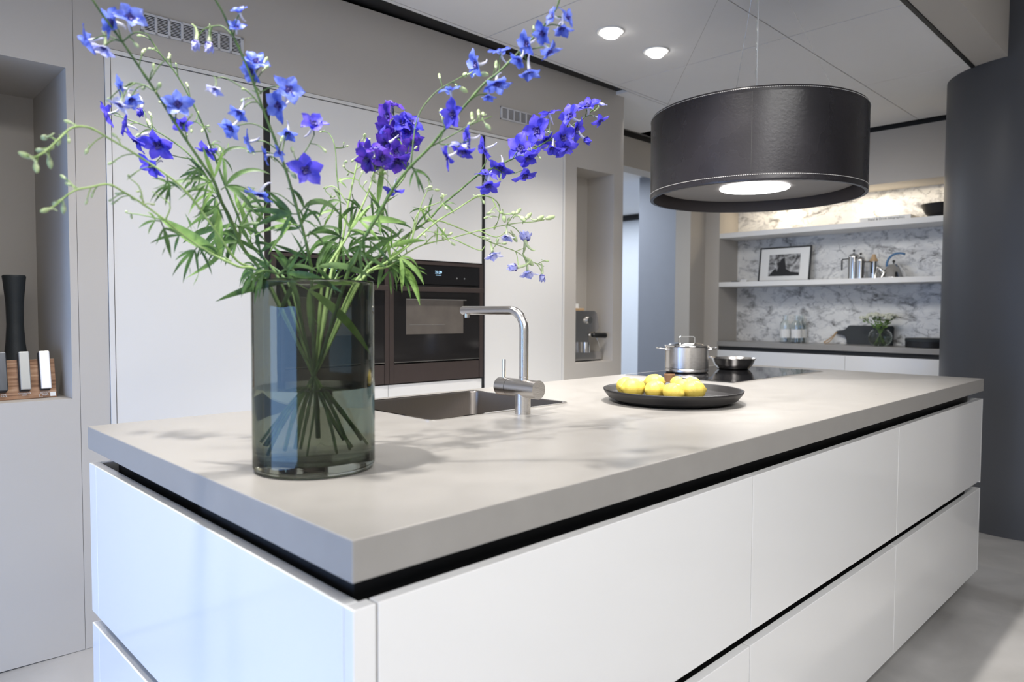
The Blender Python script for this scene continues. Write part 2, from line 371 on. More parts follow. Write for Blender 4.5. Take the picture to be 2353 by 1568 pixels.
# ceiling of square tiles
bm = BM(); T = 1.07; g = .003
xs = [-3.9] + [1.99 + T * k for k in range(-5, 4)]; 
for i in range(-6, 4):
    for (y0, y1) in ((.30, .846), (.846, 1.916), (1.916, 1.945)):
        x0 = 1.99 + T * i; x1 = min(x0 + T, 5.235)
        if x1 - x0 < .05: continue
        box(bm, x0 + g, x1 - g, y0 + (g if y0 > .3 else 0), y1 - (g if y1 < 2.1 else 0), ZC, ZC + .02)
for i in range(1, 4):
    x0 = max(3.21, 1.99 + T * i); x1 = min(x0 + T, 5.235)
    box(bm, x0 + g, x1 - g, 1.945 + g, 2.50, ZC, ZC + .02)
tag(obj('ceiling', bm, M['ceil']), kind='structure')
st('ceiling_backing', [(-4, 5.6, .31, 1.96, ZC + .032, ZC + .06), (3.2, 5.6, 1.96, 2.66, ZC + .032, ZC + .06)], mat('tile_joint_grey', (.36, .355, .35), .8, var=.02)); 
bpy.data.objects['ceiling_backing'].name = 'ceiling_joints'
st('ceiling_beyond', [(3.3, 10, 2.73, 9, 2.63, 2.7)], M['ceil'])
st('trim_5', [(-4, 5.24, .285, .305, ZC - .004, ZC + .05)], M['black'])
st('beam', [(-4, 5.24, .12, .283, ZC, 3.12)], M['wall']); bpy.data.objects['beam'].name = 'trim_6'
st('ceiling_high', [(-4, 5.4, -5, .12, 3.1, 3.2)], M['ceil'])
st('wall_right', [(-4, 5.4, -5.1, -5, 0, 3.2)], mat('white_wall', (.66, .66, .66), .7, var=.02))
# unseen window side; openings shaped to steer blue daylight onto the island end
st('wall_window', [(-1.8, -1.7, -5, -.7, 0, 3.2), (-1.8, -1.7, -.7, 1.3, 1.25, 3.2), (-1.8, -1.7, -.7, 1.3, 0, .1), (-1.8, -1.7, 1.27, 1.33, .1, 2.05), (-1.8, -1.7, 2.05, 2.7, 0, 2.8), (-1.8, -1.7, 1.3, 2.05, 0, .2), (-1.8, -1.7, 1.3, 2.05, 2.05, 3.2)], M['whitep'])
st('sky_block_walls', [(5.64, 5.7, -.4, 2.72, 0, 2.8), (3.28, 8.1, 9, 9.1, 0, 2.8), (3.2, 3.28, 2.8, 9.1, 0, 2.8), (8.0, 8.1, 2.0, 9, 0, 2.8), (5.7, 8.1, 1.9, 2.0, 0, 2.8)], M['farwall'])  # unseen enclosure added to keep sky light out of the far room
# round column at the right
col = BM(); lathe(col, [(.0, 0), (.45, 0), (.45, 3.12), (0, 3.12)], 96, (4.60, .055, 0))
tag(obj('column', col, M['column'], smooth=True, angle=40), kind='structure')

# ------------------------------------------------------------------ tall cabinets in the left wall
t = thing('cabinet_surround', (0, 0, 0), 'slim pale frame around the tall white cabinets in the wall', 'cabinet frame')
bm = BM()
for d in ((.286, .303, YW - .005, YW + .05, 0, 2.172), (.286, 2.733, YW - .005, YW + .05, 2.158, 2.172), (2.716, 2.733, YW - .005, YW + .05, 0, 2.158)): box(bm, *d)
skew(obj('frame', bm, M['framew'], t))
bm = BM(); box(bm, .303, 2.716, YW + .045, YW + .09, 0, 2.157)
skew(obj('back_panel', bm, M['black'], t))
def door(parent, x0, x1, z0, z1, name='door', m=None, y0=YW - .003):
    return skew(boxo(name, (x0, x1, y0, y0 + .02, z0, z1), m or M['lacqdoor'], parent, bev=.0012))
def tall(x0, x1, label):
    t = thing('tall_cabinet', (0, 0, 0), label, 'cabinet'); return t
a = tall(0, 0, 'leftmost tall white handleless cabinet, behind the flower vase'); door(a, .306, .873, .06, 2.154)
skew(boxo('plinth', (.306, .873, YW + .02, YW + .035, 0, .058), M['dark'], a))
skew(boxo('edge_profile', (.873, .8765, YW - .004, YW + .03, .06, 2.154), M['ovenfr'], a))
def ovencab(x0, x1, label):
    t = tall(0, 0, label)
    door(t, x0, x1, 1.484, 2.154, 'upper_door'); door(t, x0, x1, .06, .878, 'lower_drawer')
    skew(boxo('plinth', (x0, x1, YW + .02, YW + .035, 0, .058), M['dark'], t)); return t
ovencab(.9025, 1.4825, 'tall white cabinet holding the oven half hidden by the vase')
ovencab(1.4855, 2.078, 'tall white cabinet holding the fully visible oven')
skew(boxo('handle_channel', (.8770, .9015, YW - .0035, YW + .02, .06, 2.154), M['black'], t))
skew(boxo('handle_channel', (2.0790, 2.098, YW - .0035, YW + .02, .06, 2.154), M['black'], t))
c3 = tall(0, 0, 'rightmost tall white cabinet, behind the kitchen tap'); door(c3, 2.104, 2.714, .06, 2.154)
skew(boxo('edge_profile', (2.0985, 2.1035, YW - .004, YW + .03, .06, 2.154), M['vent'], c3))
skew(boxo('plinth', (2.104, 2.714, YW + .02, YW + .035, 0, .058), M['dark'], c3))

def textobj(name, s, size, m, parent, mtx, ext=.0004, align='CENTER', space=1.0):
    cu = bpy.data.curves.new(name, 'FONT'); cu.body = s; cu.size = size; cu.extrude = ext; cu.align_x = align; cu.align_y = 'CENTER'; cu.space_character = space
    o = bpy.data.objects.new(name, cu); C.objects.link(o); bpy.context.view_layer.update()
    dg = bpy.context.evaluated_depsgraph_get(); me = bpy.data.meshes.new_from_object(o.evaluated_get(dg))
    bpy.data.objects.remove(o); me.transform(mtx); me.materials.clear(); me.materials.append(m)
    q = bpy.data.objects.new(name, me); C.objects.link(q); q.parent = parent; return q
def oven(x0, x1, label, full):
    z0, z1 = .884, 1.478; y = YW - .012
    t = thing('built_in_oven', (0, 0, 0), label, 'oven', 'built-in ovens')
    def B(n, d, m, p=t, bev=0): return skew(boxo(n, d, m, p, bev=bev))
    B('side_trim', (x0, x0 + .024, y, y + .03, z0, z1 - .016), M['ovenfr']); B('side_trim', (x1 - .024, x1, y, y + .03, z0, z1 - .016), M['ovenfr'])
    B('top_trim', (x0, x1, y, y + .03, z1 - .016, z1), M['ovenfr'])
    a, b = x0 + .026, x1 - .026
    p = B('control_panel', (a, b, y + .004, y + .03, z1 - .112, z1 - .018), M['bglass'])
    dr = B('door', (a, b, y + .002, y + .03, z0 + .102, z1 - .116), M['ovenblk'])
    B('drawer_front', (a, b, y + .002, y + .03, z0, z0 + .092), M['ovenfr'], bev=.001)
    bm = BM(); box(bm, a + .022, b, y - .034, y - .02, z1 - .150, z1 - .126, bev=.002); box(bm, a + .03, a + .045, y - .022, y + .004, z1 - .146, z1 - .13); box(bm, b - .045, b - .03, y - .022, y + .004, z1 - .146, z1 - .13)
    h = skew(obj('handle', bm, M['ovenfr'], dr))
    # window with lit cavity showing behind it: rack line and amber baking tray
    wz0, wz1 = z0 + .235, z1 - .190; wx0, wx1 = a + .07, b - .11
    B('window', (wx0, wx1, y + .0005, y + .004, wz0, wz1), M['ovenin'], dr)
    B('window_trim', (wx0, wx1 + .02, y - .001, y + .001, wz1, wz1 + .004), M['chrome'], dr)
    B('rack', (wx0 + .02, wx1 - .12, y - .0005, y + .001, wz0 + .045, wz0 + .048), M['chrome'], dr)
    B('drawer_lip', (a + .0, b, y - .001, y + .004, z0 + .100, z0 + .103), M['chromed'])
    mt = Matrix.Translation(Vector(((x0 + x1) / 2, y + .0035 - .0005, z1 - .052))) @ Matrix.Rotation(PI / 2, 4, 'X')
    q = textobj('clock', '21:29', .019, M['clock'], p, mt); skew(q)
    cx_ = (x0 + x1) / 2; skew(boxo('clock_underline', (cx_ - .017, cx_ + .017, y + .002, y + .0036, z1 - .0665, z1 - .065), M['clock'], p))
    for k in (-.17, -.12, .12, .17):
        bm = BM(); lathe(bm, [(0, 0), (.004, 0), (.004, .001), (0, .001)], 12); 
        for v in bm.verts: v.co = Vector(((x0 + x1) / 2 + k + v.co.x, y + .0035 - v.co.z, z1 - .078 + v.co.y))
        skew(obj('touch_symbol', bm, M['hgrey'], p))
    return t
oven(.896, 1.4835, 'built-in black oven at left, largely hidden behind the glass vase', 0)
oven(1.486, 2.079, 'built-in black oven at right, with glass window and bronze grey frame', 1)

def vent(x0, x1, z0, z1, label):
    t = thing('ventilation_grille', (0, 0, 0), label, 'vent', 'wall vents above the tall cabinets')
    f = BM(); n = 8; w = (x1 - x0 - .012) / n; y = YW
    box(f, x0, x1, y - .006, y - .001, z1 - .008, z1); box(f, x0, x1, y - .006, y - .001, z0, z0 + .008)
    for i in range(n + 1):
        cx = x0 + .006 + w * i; ww = .006 if i in (0, n) else .0045
        box(f, cx - ww, cx + ww, y - .006, y - .001, z0, z1)
    skew(obj('frame', f, M['vent'], t))
    s = BM(); m = 10; h = (z1 - z0 - .016) / m
    for j in range(m): box(s, x0 + .004, x1 - .004, y - .004, y - .001, z0 + .008 + h * j, z0 + .008 + h * (j + .36))
    skew(obj('slats', s, M['vent'], t))
    skew(boxo('backing', (x0 + .004, x1 - .004, y - .0008, y - .0002, z0 + .004, z1 - .004), M['black'], t))
vent(.408, .793, 2.262, 2.334, 'white slotted wall vent at upper left behind the blue flowers')
vent(2.21, 2.60, 2.262, 2.330, 'white slotted wall vent to the right, above the rightmost tall cabinet')

# ------------------------------------------------------------------ island
IL, IW = 3.265, 1.224
def plate_hole(bm, outer, inner, z0, z1):
    loops = []
    for z in (z0, z1):
        for poly in (outer, inner):
            vs_ = [bm.verts.new((x, y, z)) for x, y in poly]; es = [bm.edges.new((vs_[i], vs_[(i + 1) % len(vs_)])) for i in range(len(vs_))]
            loops.append((vs_, es))
    for k in (0, 2): bmesh.ops.triangle_fill(bm, use_beauty=True, edges=loops[k][1] + loops[k + 1][1])
    for a, b in ((0, 2), (1, 3)):
        A, B_ = loops[a][0], loops[b][0]; n = len(A)
        for i in range(n): bm.faces.new((A[i], A[(i + 1) % n], B_[(i + 1) % n], B_[i]))
SX0, SX1, SY0, SY1 = .685, 1.235, .712, 1.165
bm = BM(); plate_hole(bm, [(0, 0), (IL, 0), (IL, IW), (0, IW)], rrect(SX0, SX1, SY0, SY1, .03), .8835, .94)
wt = obj('worktop', bm, M['top']); tag(wt, 'thick grey composite worktop on the white kitchen island', 'worktop')
md = wt.modifiers.new('bevel', 'BEVEL'); md.width = .002; md.segments = 2; md.limit_method = 'ANGLE'; md.angle_limit = math.radians(60)

def isl_unit(x0, x1, label):
    t = thing('island_drawer_unit', ((x0 + x1) / 2, 0, 0), label, 'cabinet', 'island drawer units'); ox = (x0 + x1) / 2
    boxo('carcass', (x0 - ox + .001, x1 - ox - .001, .06, .60, .09, .883), M['black'], t)
    boxo('upper_drawer', (x0 - ox + .0015, x1 - ox - .0015, .002, .024, .476, .848), M['lacquer'], t, bev=.0012)
    boxo('lower_drawer', (x0 - ox + .0015, x1 - ox - .0015, .002, .024, .064, .442), M['lacquer'], t, bev=.0012)
    boxo('plinth', (x0 - ox + .001, x1 - ox - .001, .10, .12, 0, .09), M['dark'], t)
    return t
isl_unit(.0385, 1.079, 'wide white handleless drawer unit nearest the camera, on the long island front')
isl_unit(1.079, 2.12, 'white handleless drawer unit in the middle of the island front')
isl_unit(2.12, IL - .004, 'white handleless drawer unit at the far right end of the island front')
t = thing('island_end_panel', (0, 0, 0), 'white gloss end panel on the short left side of the island', 'panel')
for nm, z0, z1 in (('upper_panel', .472, .848), ('lower_panel', .064, .442)):
    bm = BM(); box(bm, .002, .024, .026, IW - .06, z0, z1, bev=.001); box(bm, .002, .024, IW - .059, IW - .002, z0, z1, bev=.001); obj(nm, bm, M['lacquer'], t)
    boxo('corner_post', (.002, .0365, .002, .0245, z0, z1), M['lacquer'], t, bev=.0012)
boxo('recess', (.05, .06, .061, IW - .07, .064, .883), M['black'], t)
boxo('recess', (.05, .06, .061, .0615, .064, .883), M['black'], t)
boxo('plinth', (.08, .10, .12, IW - .1, 0, .09), M['dark'], t)
t = thing('island_back_units', (0, 0, 0), 'white rear cabinets of the island facing the tall cupboards', 'cabinet')
boxo('carcass', (.062, IL - .05, .605, IW - .062, .09, .73), M['black'], t)
for z0, z1 in ((.468, .848), (.064, .442)): boxo('door', (.026, IL - .004, IW - .024, IW - .002, z0, z1), M['lacquer'], t, bev=.001)
boxo('plinth', (.08, IL - .1, IW - .12, IW - .1, 0, .09), M['dark'], t)
t = thing('island_far_panel', (IL, 0, 0), 'white panel closing the far short side of the island', 'panel')
for z0, z1 in ((.468, .848), (.064, .442)): boxo('panel', (-.0035, .006, .002, IW - .03, z0, z1), M['lacquer'], t, bev=.001)
sk = thing('wall_socket', (IL + .006, .13, .50), 'small dark socket with a plug on the island far side', 'socket')
bm = BM(); box(bm, 0, .02, -.03, .03, -.03, .03, bev=.006); obj('plate', bm, M['dark'], sk); bm = BM(); tube(bm, [(.02, 0, 0), (.035, 0, -.0), (.04, 0, -.03)], .012, 12); obj('plug', bm, M['matblk'], sk, smooth=True)

# sink
t = thing('kitchen_sink', ((SX0 + SX1) / 2, (SY0 + SY1) / 2, .94), 'undermounted stainless steel sink sunk in the island worktop', 'sink')
ox, oy = (SX0 + SX1) / 2, (SY0 + SY1) / 2
bm = BM(); rings = []
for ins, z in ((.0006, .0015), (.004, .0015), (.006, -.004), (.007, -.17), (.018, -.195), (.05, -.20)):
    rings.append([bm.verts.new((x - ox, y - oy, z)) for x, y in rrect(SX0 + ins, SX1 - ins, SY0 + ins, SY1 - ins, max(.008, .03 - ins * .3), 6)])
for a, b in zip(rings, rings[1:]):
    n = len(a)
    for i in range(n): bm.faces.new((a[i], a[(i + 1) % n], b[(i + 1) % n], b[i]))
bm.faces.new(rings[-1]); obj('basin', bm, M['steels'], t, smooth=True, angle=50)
bm = BM(); plate_hole(bm, [(x - ox, y - oy) for x, y in rrect(SX0 - .008, SX1 + .008, SY0 - .008, SY1 + .008, .032)], [(x - ox, y - oy) for x, y in rrect(SX0 + .003, SX1 - .003, SY0 + .003, SY1 - .003, .03)], .0003, .0022)
obj('rim', bm, M['chrome'], t)
bm = BM(); lathe(bm, [(0, -.197), (.045, -.197), (.045, -.1995), (0, -.1995)], 32); obj('drain', bm, M['chrome'], t, smooth=True, angle=40)

# tap
t = thing('kitchen_tap', (.953, .637, .94), 'brushed steel kitchen tap with angular spout standing beside the sink', 'tap')
bm = BM(); lathe(bm, [(0, 0), (.0225, 0), (.0225, .07), (0, .07)], 40); obj('base', bm, M['steel'], t, smooth=True, angle=40)
bm = BM(); tube(bm, [(0, -.062, .073), (0, -.0625, .073), (0, .052, .073)], .0265, 40); obj('mixer_body', bm, M['steel'], t, smooth=True, angle=40)
bm = BM(); tube(bm, [(0, .0535, .073), (0, .094, .073)], .0265, 40); lv = obj('lever_cap', bm, M['steel'], t, smooth=True, angle=40)
bm = BM(); tube(bm, [(0, .078, .095), (0, .078, .152)], .0052, 20); obj('lever', bm, M['chrome'], lv, smooth=True, angle=40)
pts = [(0, -.004, .09), (0, -.004, .235)]
for i in range(11):
    a = PI / 2 * i / 10; pts.append((0, -.004 + .055 * (1 - math.cos(a)), .2395 + .055 * math.sin(a)))
pts += [(0, .12, .2945), (0, .262, .2945)]
bm = BM(); tube(bm, pts, .0128, 28); sp = obj('spout', bm, M['steel'], t, smooth=True, angle=40)
bm = BM(); lathe(bm, [(0, .272), (.0085, .272), (.0085, .285), (0, .285)], 24, (0, .243, 0)); obj('aerator', bm, M['chromed'], sp, smooth=True, angle=40)
bm = BM(); lathe(bm, [(.0131, .105), (.0136, .105), (.0136, .107), (.0131, .107)], 28, (0, -.004, 0)); obj('collar_ring', bm, M['chromed'], sp, smooth=True)

# hob
t = thing('induction_hob', (2.64, .915, .94), 'flush black glass induction hob at the far end of the island', 'hob')
bm = BM(); box(bm, -.452, .452, -.262, .262, .0005, .005, bev=.001); obj('glass_top', bm, M['bglass'], t)
bm = BM(); plate_hole(bm, rrect(-.458, .458, -.268, .268, .003, 2), rrect(-.453, .453, -.263, .263, .003, 2), .0003, .0045); obj('steel_frame', bm, M['chrome'], t)
# pot
t = thing('cooking_pot', (2.505, 1.06, .9452), 'steel cooking pot with lid standing on the black hob', 'pot')
R = .102; bm = BM(); lathe(bm, [(0, 0), (R - .006, 0), (R, .006), (R, .018), (R - .001, .0195), (R, .021), (R, .122), (R + .003, .124), (R - .002, .124), (R - .003, .02), (0, .02)], 64); obj('body', bm, M['steel'], t, smooth=True, angle=35)
bm = BM(); lathe(bm, [(R + .003, .1245), (R + .004, .127), (R + .002, .130), (R - .01, .1315), (R - .02, .136), (.05, .143), (0, .145)], 64); ld = obj('lid', bm, M['chrome'], t, smooth=True, angle=50)
dv = Vector((.7128, -.7013, 0))
def strap(bm, pts, w, th, side):
    pts = [Vector(p) for p in pts]; T_, _ = frames(pts); A = []
    for p, tt in zip(pts, T_):
        nn = tt.cross(side).normalized(); A.append([bm.verts.new(p + side * a * w / 2 + nn * b * th / 2) for a, b in ((-1, -1), (1, -1), (1, 1), (-1, 1))])
    for a, b in zip(A, A[1:]):
        for i in range(4): bm.faces.new((a[i], a[(i + 1) % 4], b[(i + 1) % 4], b[i]))
    bm.faces.new(A[0][::-1]); bm.faces.new(A[-1])
perp = Vector((.7013, .7128, 0))
bm = BM(); strap(bm, [dv * -.036 + Vector((0, 0, .138)), dv * -.036 + Vector((0, 0, .166)), dv * -.03 + Vector((0, 0, .171)), dv * .03 + Vector((0, 0, .171)), dv * .036 + Vector((0, 0, .166)), dv * .036 + Vector((0, 0, .138))], .014, .004, perp); obj('lid_handle', bm, M['chrome'], ld)
for s in (-1, 1):
    bm = BM(); d = dv * s; q = perp
    pts = [d * (R - .002) * .93 - q * .034 + Vector((0, 0, .108)), d * (R + .012) - q * .034 + Vector((0, 0, .112)), d * (R + .036) - q * .022 + Vector((0, 0, .116)), d * (R + .042) + Vector((0, 0, .117)), d * (R + .036) + q * .022 + Vector((0, 0, .116)), d * (R + .012) + q * .034 + Vector((0, 0, .112)), d * (R - .002) * .93 + q * .034 + Vector((0, 0, .108))]
    tube(bm, smoothpath(pts, 5), .0035, 10); obj('side_handle', bm, M['chrome'], t, smooth=True)
# pan
t = thing('frying_pan', (2.86, 1.005, .9452), 'low flared steel pan behind the cooking pot on the hob', 'pan')
bm = BM(); lathe(bm, [(0, 0), (.072, 0), (.078, .004), (.094, .022), (.106, .048), (.111, .056), (.109, .0565), (.103, .048), (.09, .023), (.074, .007), (0, .006)], 64); obj('body', bm, M['steel'], t, smooth=True, angle=50)
bm = BM(); strap(bm, [Vector((0, .100, .040)), Vector((0, .13, .054)), Vector((0, .17, .062)), Vector((0, .21, .06))], .018, .005, Vector((1, 0, 0))); obj('handle', bm, M['chrome'], t)

# platter and lemons
PC = Vector((1.505, .497, .94)); PR = .224
t = thing('platter', PC, 'round dark stoneware platter carrying the lemons on the worktop', 'platter')
bm = BM(); lathe(bm, [(0, 0), (.165, 0), (.175, .002), (.205, .014), (PR - .004, .033), (PR, .042), (PR - .002, .0435), (PR - .006, .042), (.203, .023), (.18, .0135), (.16, .012), (0, .012)], 96); obj('dish', bm, M['platter'], t, smooth=True)
def make_lemon():
    root = bpy.data.objects.new('lemon', None); C.objects.link(root)
    bm = BM(); prof = []
    n = 20
    for i in range(n + 1):
        a = i / n; x = -1 + 2 * a; r = (1 - abs(x) ** 2.3) ** .55 * .0285
        z = x * .036
        if a > .93: r = max(r * .55, .0045 * (1 - (a - .93) / .07)) if a < 1 else 0; z = .033 + (a - .93) / .07 * .008
        if a < .04: r *= .7
        prof.append((0 if i in (0, n) else r, z))
    vs_ = lathe(bm, prof, 28)
    for v in bm.verts: v.co = Vector((v.co.z, v.co.x * 1.0 + .0008 * math.sin(v.co.z * 300), v.co.y))
    obj('peel', bm, M['lemon'], root, smooth=True)
    bm = BM(); lathe(bm, [(0, 0), (.0035, 0), (.003, .002), (0, .003)], 10)
    for v in bm.verts: v.co = Vector((-.0358 - v.co.z, v.co.x, v.co.y))
    obj('stem_end', bm, M['lemtip'], root, smooth=True)
    return root
LM = [ # u, v of centre, z centre, heading deg, tilt, scale, label
 (1456, 893, 0, 150, 6, 1.06, 'large lemon at the front left of the platter'),
 (1438, 888, .0, -170, 8, .98, 'lemon at the far left of the platter, behind the front left one'),
 (1506, 897, 0, 160, 0, .98, 'lemon in the front row, second from the left, tip pointing left'),
 (1548, 903, 0, 262, 12, .96, 'lemon in front of the brown cork, its brown stem end facing forward'),
 (1594, 899, 0, -38, -10, 1.03, 'lemon at the front right of the platter, tip pointing right'),
 (1504, 880, 0, 120, 5, .98, 'lemon in the back row, left of the brown cork'),
 (1556, 882, 0, 30, 0, .85, 'lemon in the back row, directly right of the brown cork'),
 (1566, 889, 0, 60, 0, .86, 'lemon wedged between both rows, right of the brown cork'),
 (1588, 886, 0, -20, 0, .92, 'lemon at the back right of the platter'),
]
lem0 = make_lemon(); placed = []
for i, (u, v, dz, hd, tl, sc, lab) in enumerate(LM):
    o = lem0 if i == 0 else copy_tree(lem0)
    z = .952 + .0298 * sc; p = at_z(u, v, z)
    for _ in range(60):
        for q, qs in placed:
            d = (p - q); d.z = 0; need = .029 * (sc + qs)
            if d.length < need: p = p + d.normalized() * (need - d.length) * .5
    placed.append((p.copy(), sc)); o['label'] = lab; o['category'] = 'lemon'; o['group'] = 'lemons on the dark platter'
    p.z = z + .0012; o.location = p; o.scale = (sc * 1.06,) * 3
    o.rotation_euler = (random.uniform(-1, 1), math.radians(tl) * .4, math.radians(hd))
p = at_z(1542, 890, .953)
t = thing('cork_stopper', (p.x + .02, p.y + .02, .9525), 'small tapered brown wooden stopper standing among the lemons', 'stopper')
bm = BM(); lathe(bm, [(0, 0), (.0155, 0), (.0165, .002), (.0205, .046), (.0195, .0475), (.017, .0475), (.0165, .043), (0, .043)], 36); obj('body', bm, M['cork'], t, smooth=True, angle=50)

# ------------------------------------------------------------------ pendant hood
HC = Vector((2.39, .672, 0)); HR = .436; HZ0, HZ1 = 1.719, 2.064
t = thing('pendant_extractor_hood', (HC.x, HC.y, HZ0), 'large round black leather pendant hood hanging above the hob', 'pendant hood')
h = HZ1 - HZ0
bm = BM(); lathe(bm, [(HR, .0), (HR + .0015, .006), (HR, .028), (HR, h - .02), (HR + .001, h - .006), (HR - .002, h), (HR - .014, h), (HR - .014, 0)], 128, closed=True); obj('leather_drum', bm, M['leather'], t, smooth=True, angle=50)
bm = BM(); lathe(bm, [(HR - .015, .001), (HR - .016, .085), (HR - .017, .001)], 128); obj('inner_lining', bm, M['leathin'], t, smooth=True)
bm = BM(); lathe(bm, [(0, .046), (.388, .046), (.398, .05), (.398, .06), (0, .06)], 96); obj('extractor_plate', bm, M['hoodpl'], t, smooth=True, angle=40)
bm = BM(); lathe(bm, [(.399, .062), (HR - .017, .062), (HR - .017, .07), (.399, .07)], 96, closed=True); obj('filter_gap', bm, M['black'], t)
bm = BM(); lathe(bm, [(0, .040), (.140, .040), (.142, .043), (.142, .0455), (0, .0455)], 64); obj('lamp_disc', bm, M['lampglow'], t, smooth=True, angle=40)
bm = BM(); lathe(bm, [(0, h - .05), (HR - .02, h - .05), (HR - .02, h - .04), (0, h - .04)], 64); obj('top_plate', bm, M['dark'], t)
bm = BM(); n = 340
for zz in (.022, h - .008):
    for i in range(n):
        a = 2 * PI * i / n; b = a + 2 * PI / n * .62; r = HR + .0012
        tube(bm, [(r * math.cos(a), r * math.sin(a), zz), (r * math.cos(b), r * math.sin(b), zz)], .0011, 5)
tag(obj('stitching', bm, M['stitch'], t), kind='stuff')
bm = BM()
for ad in (205, 278, 20, 110):
    a = math.radians(ad); r = HR + .001; M4 = Matrix.Translation((r * math.cos(a), r * math.sin(a), 0)) @ Matrix.Rotation(a, 4, 'Z'); box(bm, -.001, .0008, -.0009, .0009, .03, h - .02, M=M4)
obj('seam', bm, M['black'], t)
for a_top, a_bot, nm in (((1660, -22), (1590, 216), 'x'), ((1800, -22), (1869, 196), 'y'), (None, None, 'z')):
    if a_top:
        pt = at_z(*a_top, ZC) ; a = (at(a_bot[0], a_bot[1], 3.0)); ang = math.atan2(a.y - HC.y, a.x - HC.x)
        rr = HR - .02; b = Vector((HC.x + rr * math.cos(ang), HC.y + rr * math.sin(ang), HZ1 - .04))
    else:
        pt = Vector((HC.x + .02, HC.y + .03, ZC)); b = Vector((HC.x + .3, HC.y + .3, HZ1 - .04))
    bm = BM(); o_ = Vector((HC.x, HC.y, HZ0)); tube(bm, [b - o_, pt - o_], .0009, 6); obj('suspension_wire', bm, M['steel'], t)
bm = BM(); pts = [(.004 * math.cos(k * 1.3), .004 * math.sin(k * 1.3), h - .04 + k * .02) for k in range(int((ZC - HZ1 + .04) / .02) + 1)]
tube(bm, smoothpath(pts, 3), .0024, 6); obj('power_cord', bm, M['cglass'], t, smooth=True)
bm = BM(); tube(bm, [(-.008, -.006, h - .04), (-.010, -.008, ZC - HZ0)], .002, 6); obj('lift_cord', bm, M['whitep'], t, smooth=True)
bm = BM(); lathe(bm, [(0, ZC - HZ0 - .03), (.05, ZC - HZ0 - .03), (.055, ZC - HZ0 - .001), (0, ZC - HZ0 - .001)], 48); obj('ceiling_rose', bm, M['whitep'], t, smooth=True, angle=40)

# ------------------------------------------------------------------ downlights in the ceiling
for (u, v, lab) in ((1402, 72, 'round recessed ceiling downlight, the left one of the two lit ones'), (1507, 117, 'round recessed ceiling downlight, the right one nearer the pendant hood')):
    p = at_z(u, v, ZC)
    t = thing('ceiling_downlight', (p.x, p.y, ZC), lab, 'ceiling light', 'recessed downlights')
    bm = BM(); lathe(bm, [(.052, -.0005), (.070, -.0005), (.071, -.003), (.066, -.0055), (.052, -.0035)], 48, closed=True); obj('trim_ring', bm, M['whitep'], t, smooth=True)
    bm = BM(); lathe(bm, [(.0, -.001), (.048, -.001), (.050, -.006), (.045, -.016), (0, -.019)], 40)
    xf(Matrix.Rotation(.3, 4, 'Y'), bm.verts); obj('lamp', bm, M['dlglow'], t, smooth=True)

# ------------------------------------------------------------------ back unit with shelves
t = thing('back_worktop', (0, 0, 0), 'grey worktop running below the marble wall shelves', 'worktop')
boxo('slab', (5.235, 5.60, NY0, NY1 - .002, .938, .98), M['top'], t, bev=.001)
def bunit(y0, y1, lab):
    t = thing('back_base_unit', (0, 0, 0), lab, 'cabinet', 'base units below the marble niche')
    boxo('carcass', (5.262, 5.596, y0 + .001, y1 - .001, .06, .937), M['black'], t); boxo('drawer', (5.238, 5.26, y0 + .001, y1 - .001, .49, .902), M['lacquer'], t, bev=.001)
    boxo('drawer', (5.238, 5.26, y0 + .001, y1 - .001, .06, .47), M['lacquer'], t, bev=.001)
for o in [bpy.data.objects['wall_back']]: pass
bunit(1.33, NY1 - .003, 'left white base unit below the marble niche'); bunit(.25, 1.33, 'right white base unit below the marble niche, beside the column')
for nm, z0, z1, lab in (('wall_shelf', 1.890, 1.932, 'upper thick white wall shelf across the marble niche'), ('wall_shelf', 1.462, 1.502, 'lower thick white wall shelf across the marble niche')):
    tag(boxo(nm, (5.25, 5.583, NY0 + .002, NY1 - .001, z0, z1), M['shelf'], bev=.0012), lab, 'shelf', 'white shelves in the marble niche')
S1, S2, S0 = 1.932, 1.502, .98
def py(u, v, X): return at_x(u, v, X).y
# framed photograph
p0 = at_x(1741, 640, 5.46); p1 = at_x(1859, 640, 5.46); wF = p0.y - p1.y; hF = .305
t = thing('picture_frame', (5.46, (p0.y + p1.y) / 2, S2), 'black framed monochrome photograph leaning on the lower shelf', 'picture'); RT = Matrix.Rotation(math.radians(8), 4, 'Y')
def fb(nm, y0, y1, z0, z1, x0, x1, m, par=None):
    bm = BM(); box(bm, x0, x1, y0, y1, z0, z1, M=RT); return obj(nm, bm, m, par or t)
bm = BM(); w2 = wF / 2
for d in ((-w2, w2, 0, .012), (-w2, w2, hF - .012, hF), (-w2, -w2 + .012, .012, hF - .012), (w2 - .012, w2, .012, hF - .012)): box(bm, 0, .016, *d, M=RT)
obj('frame', bm, M['matblk'], t)
fb('mat_board', -w2 + .01, w2 - .01, .01, hF - .01, .004, .014, M['paper'])
pm = mat('monochrome_print', (.2, .2, .2), .4); nt = pm.node_tree; n = nt.nodes.new('ShaderNodeTexNoise'); n.inputs['Scale'].default_value = 11; n.inputs['Detail'].default_value = 9; n.inputs['Distortion'].default_value = 1.6
nt.links.new(nt.nodes['Texture Coordinate'].outputs['Object'], n.inputs['Vector']); r = nt.nodes.new('ShaderNodeValToRGB'); r.color_ramp.elements[0].position = .38; r.color_ramp.elements[0].color = (.02, .02, .02, 1); r.color_ramp.elements[1].position = .62; r.color_ramp.elements[1].color = (.5, .5, .5, 1)
nt.links.new(n.outputs['Fac'], r.inputs[0]); nt.links.new(r.outputs[0], nt.nodes['Principled BSDF'].inputs['Base Color'])
fb('photograph', -w2 + .09, w2 - .09, .05, hF - .065, .002, .005, pm)
bm = BM(); hh = .052
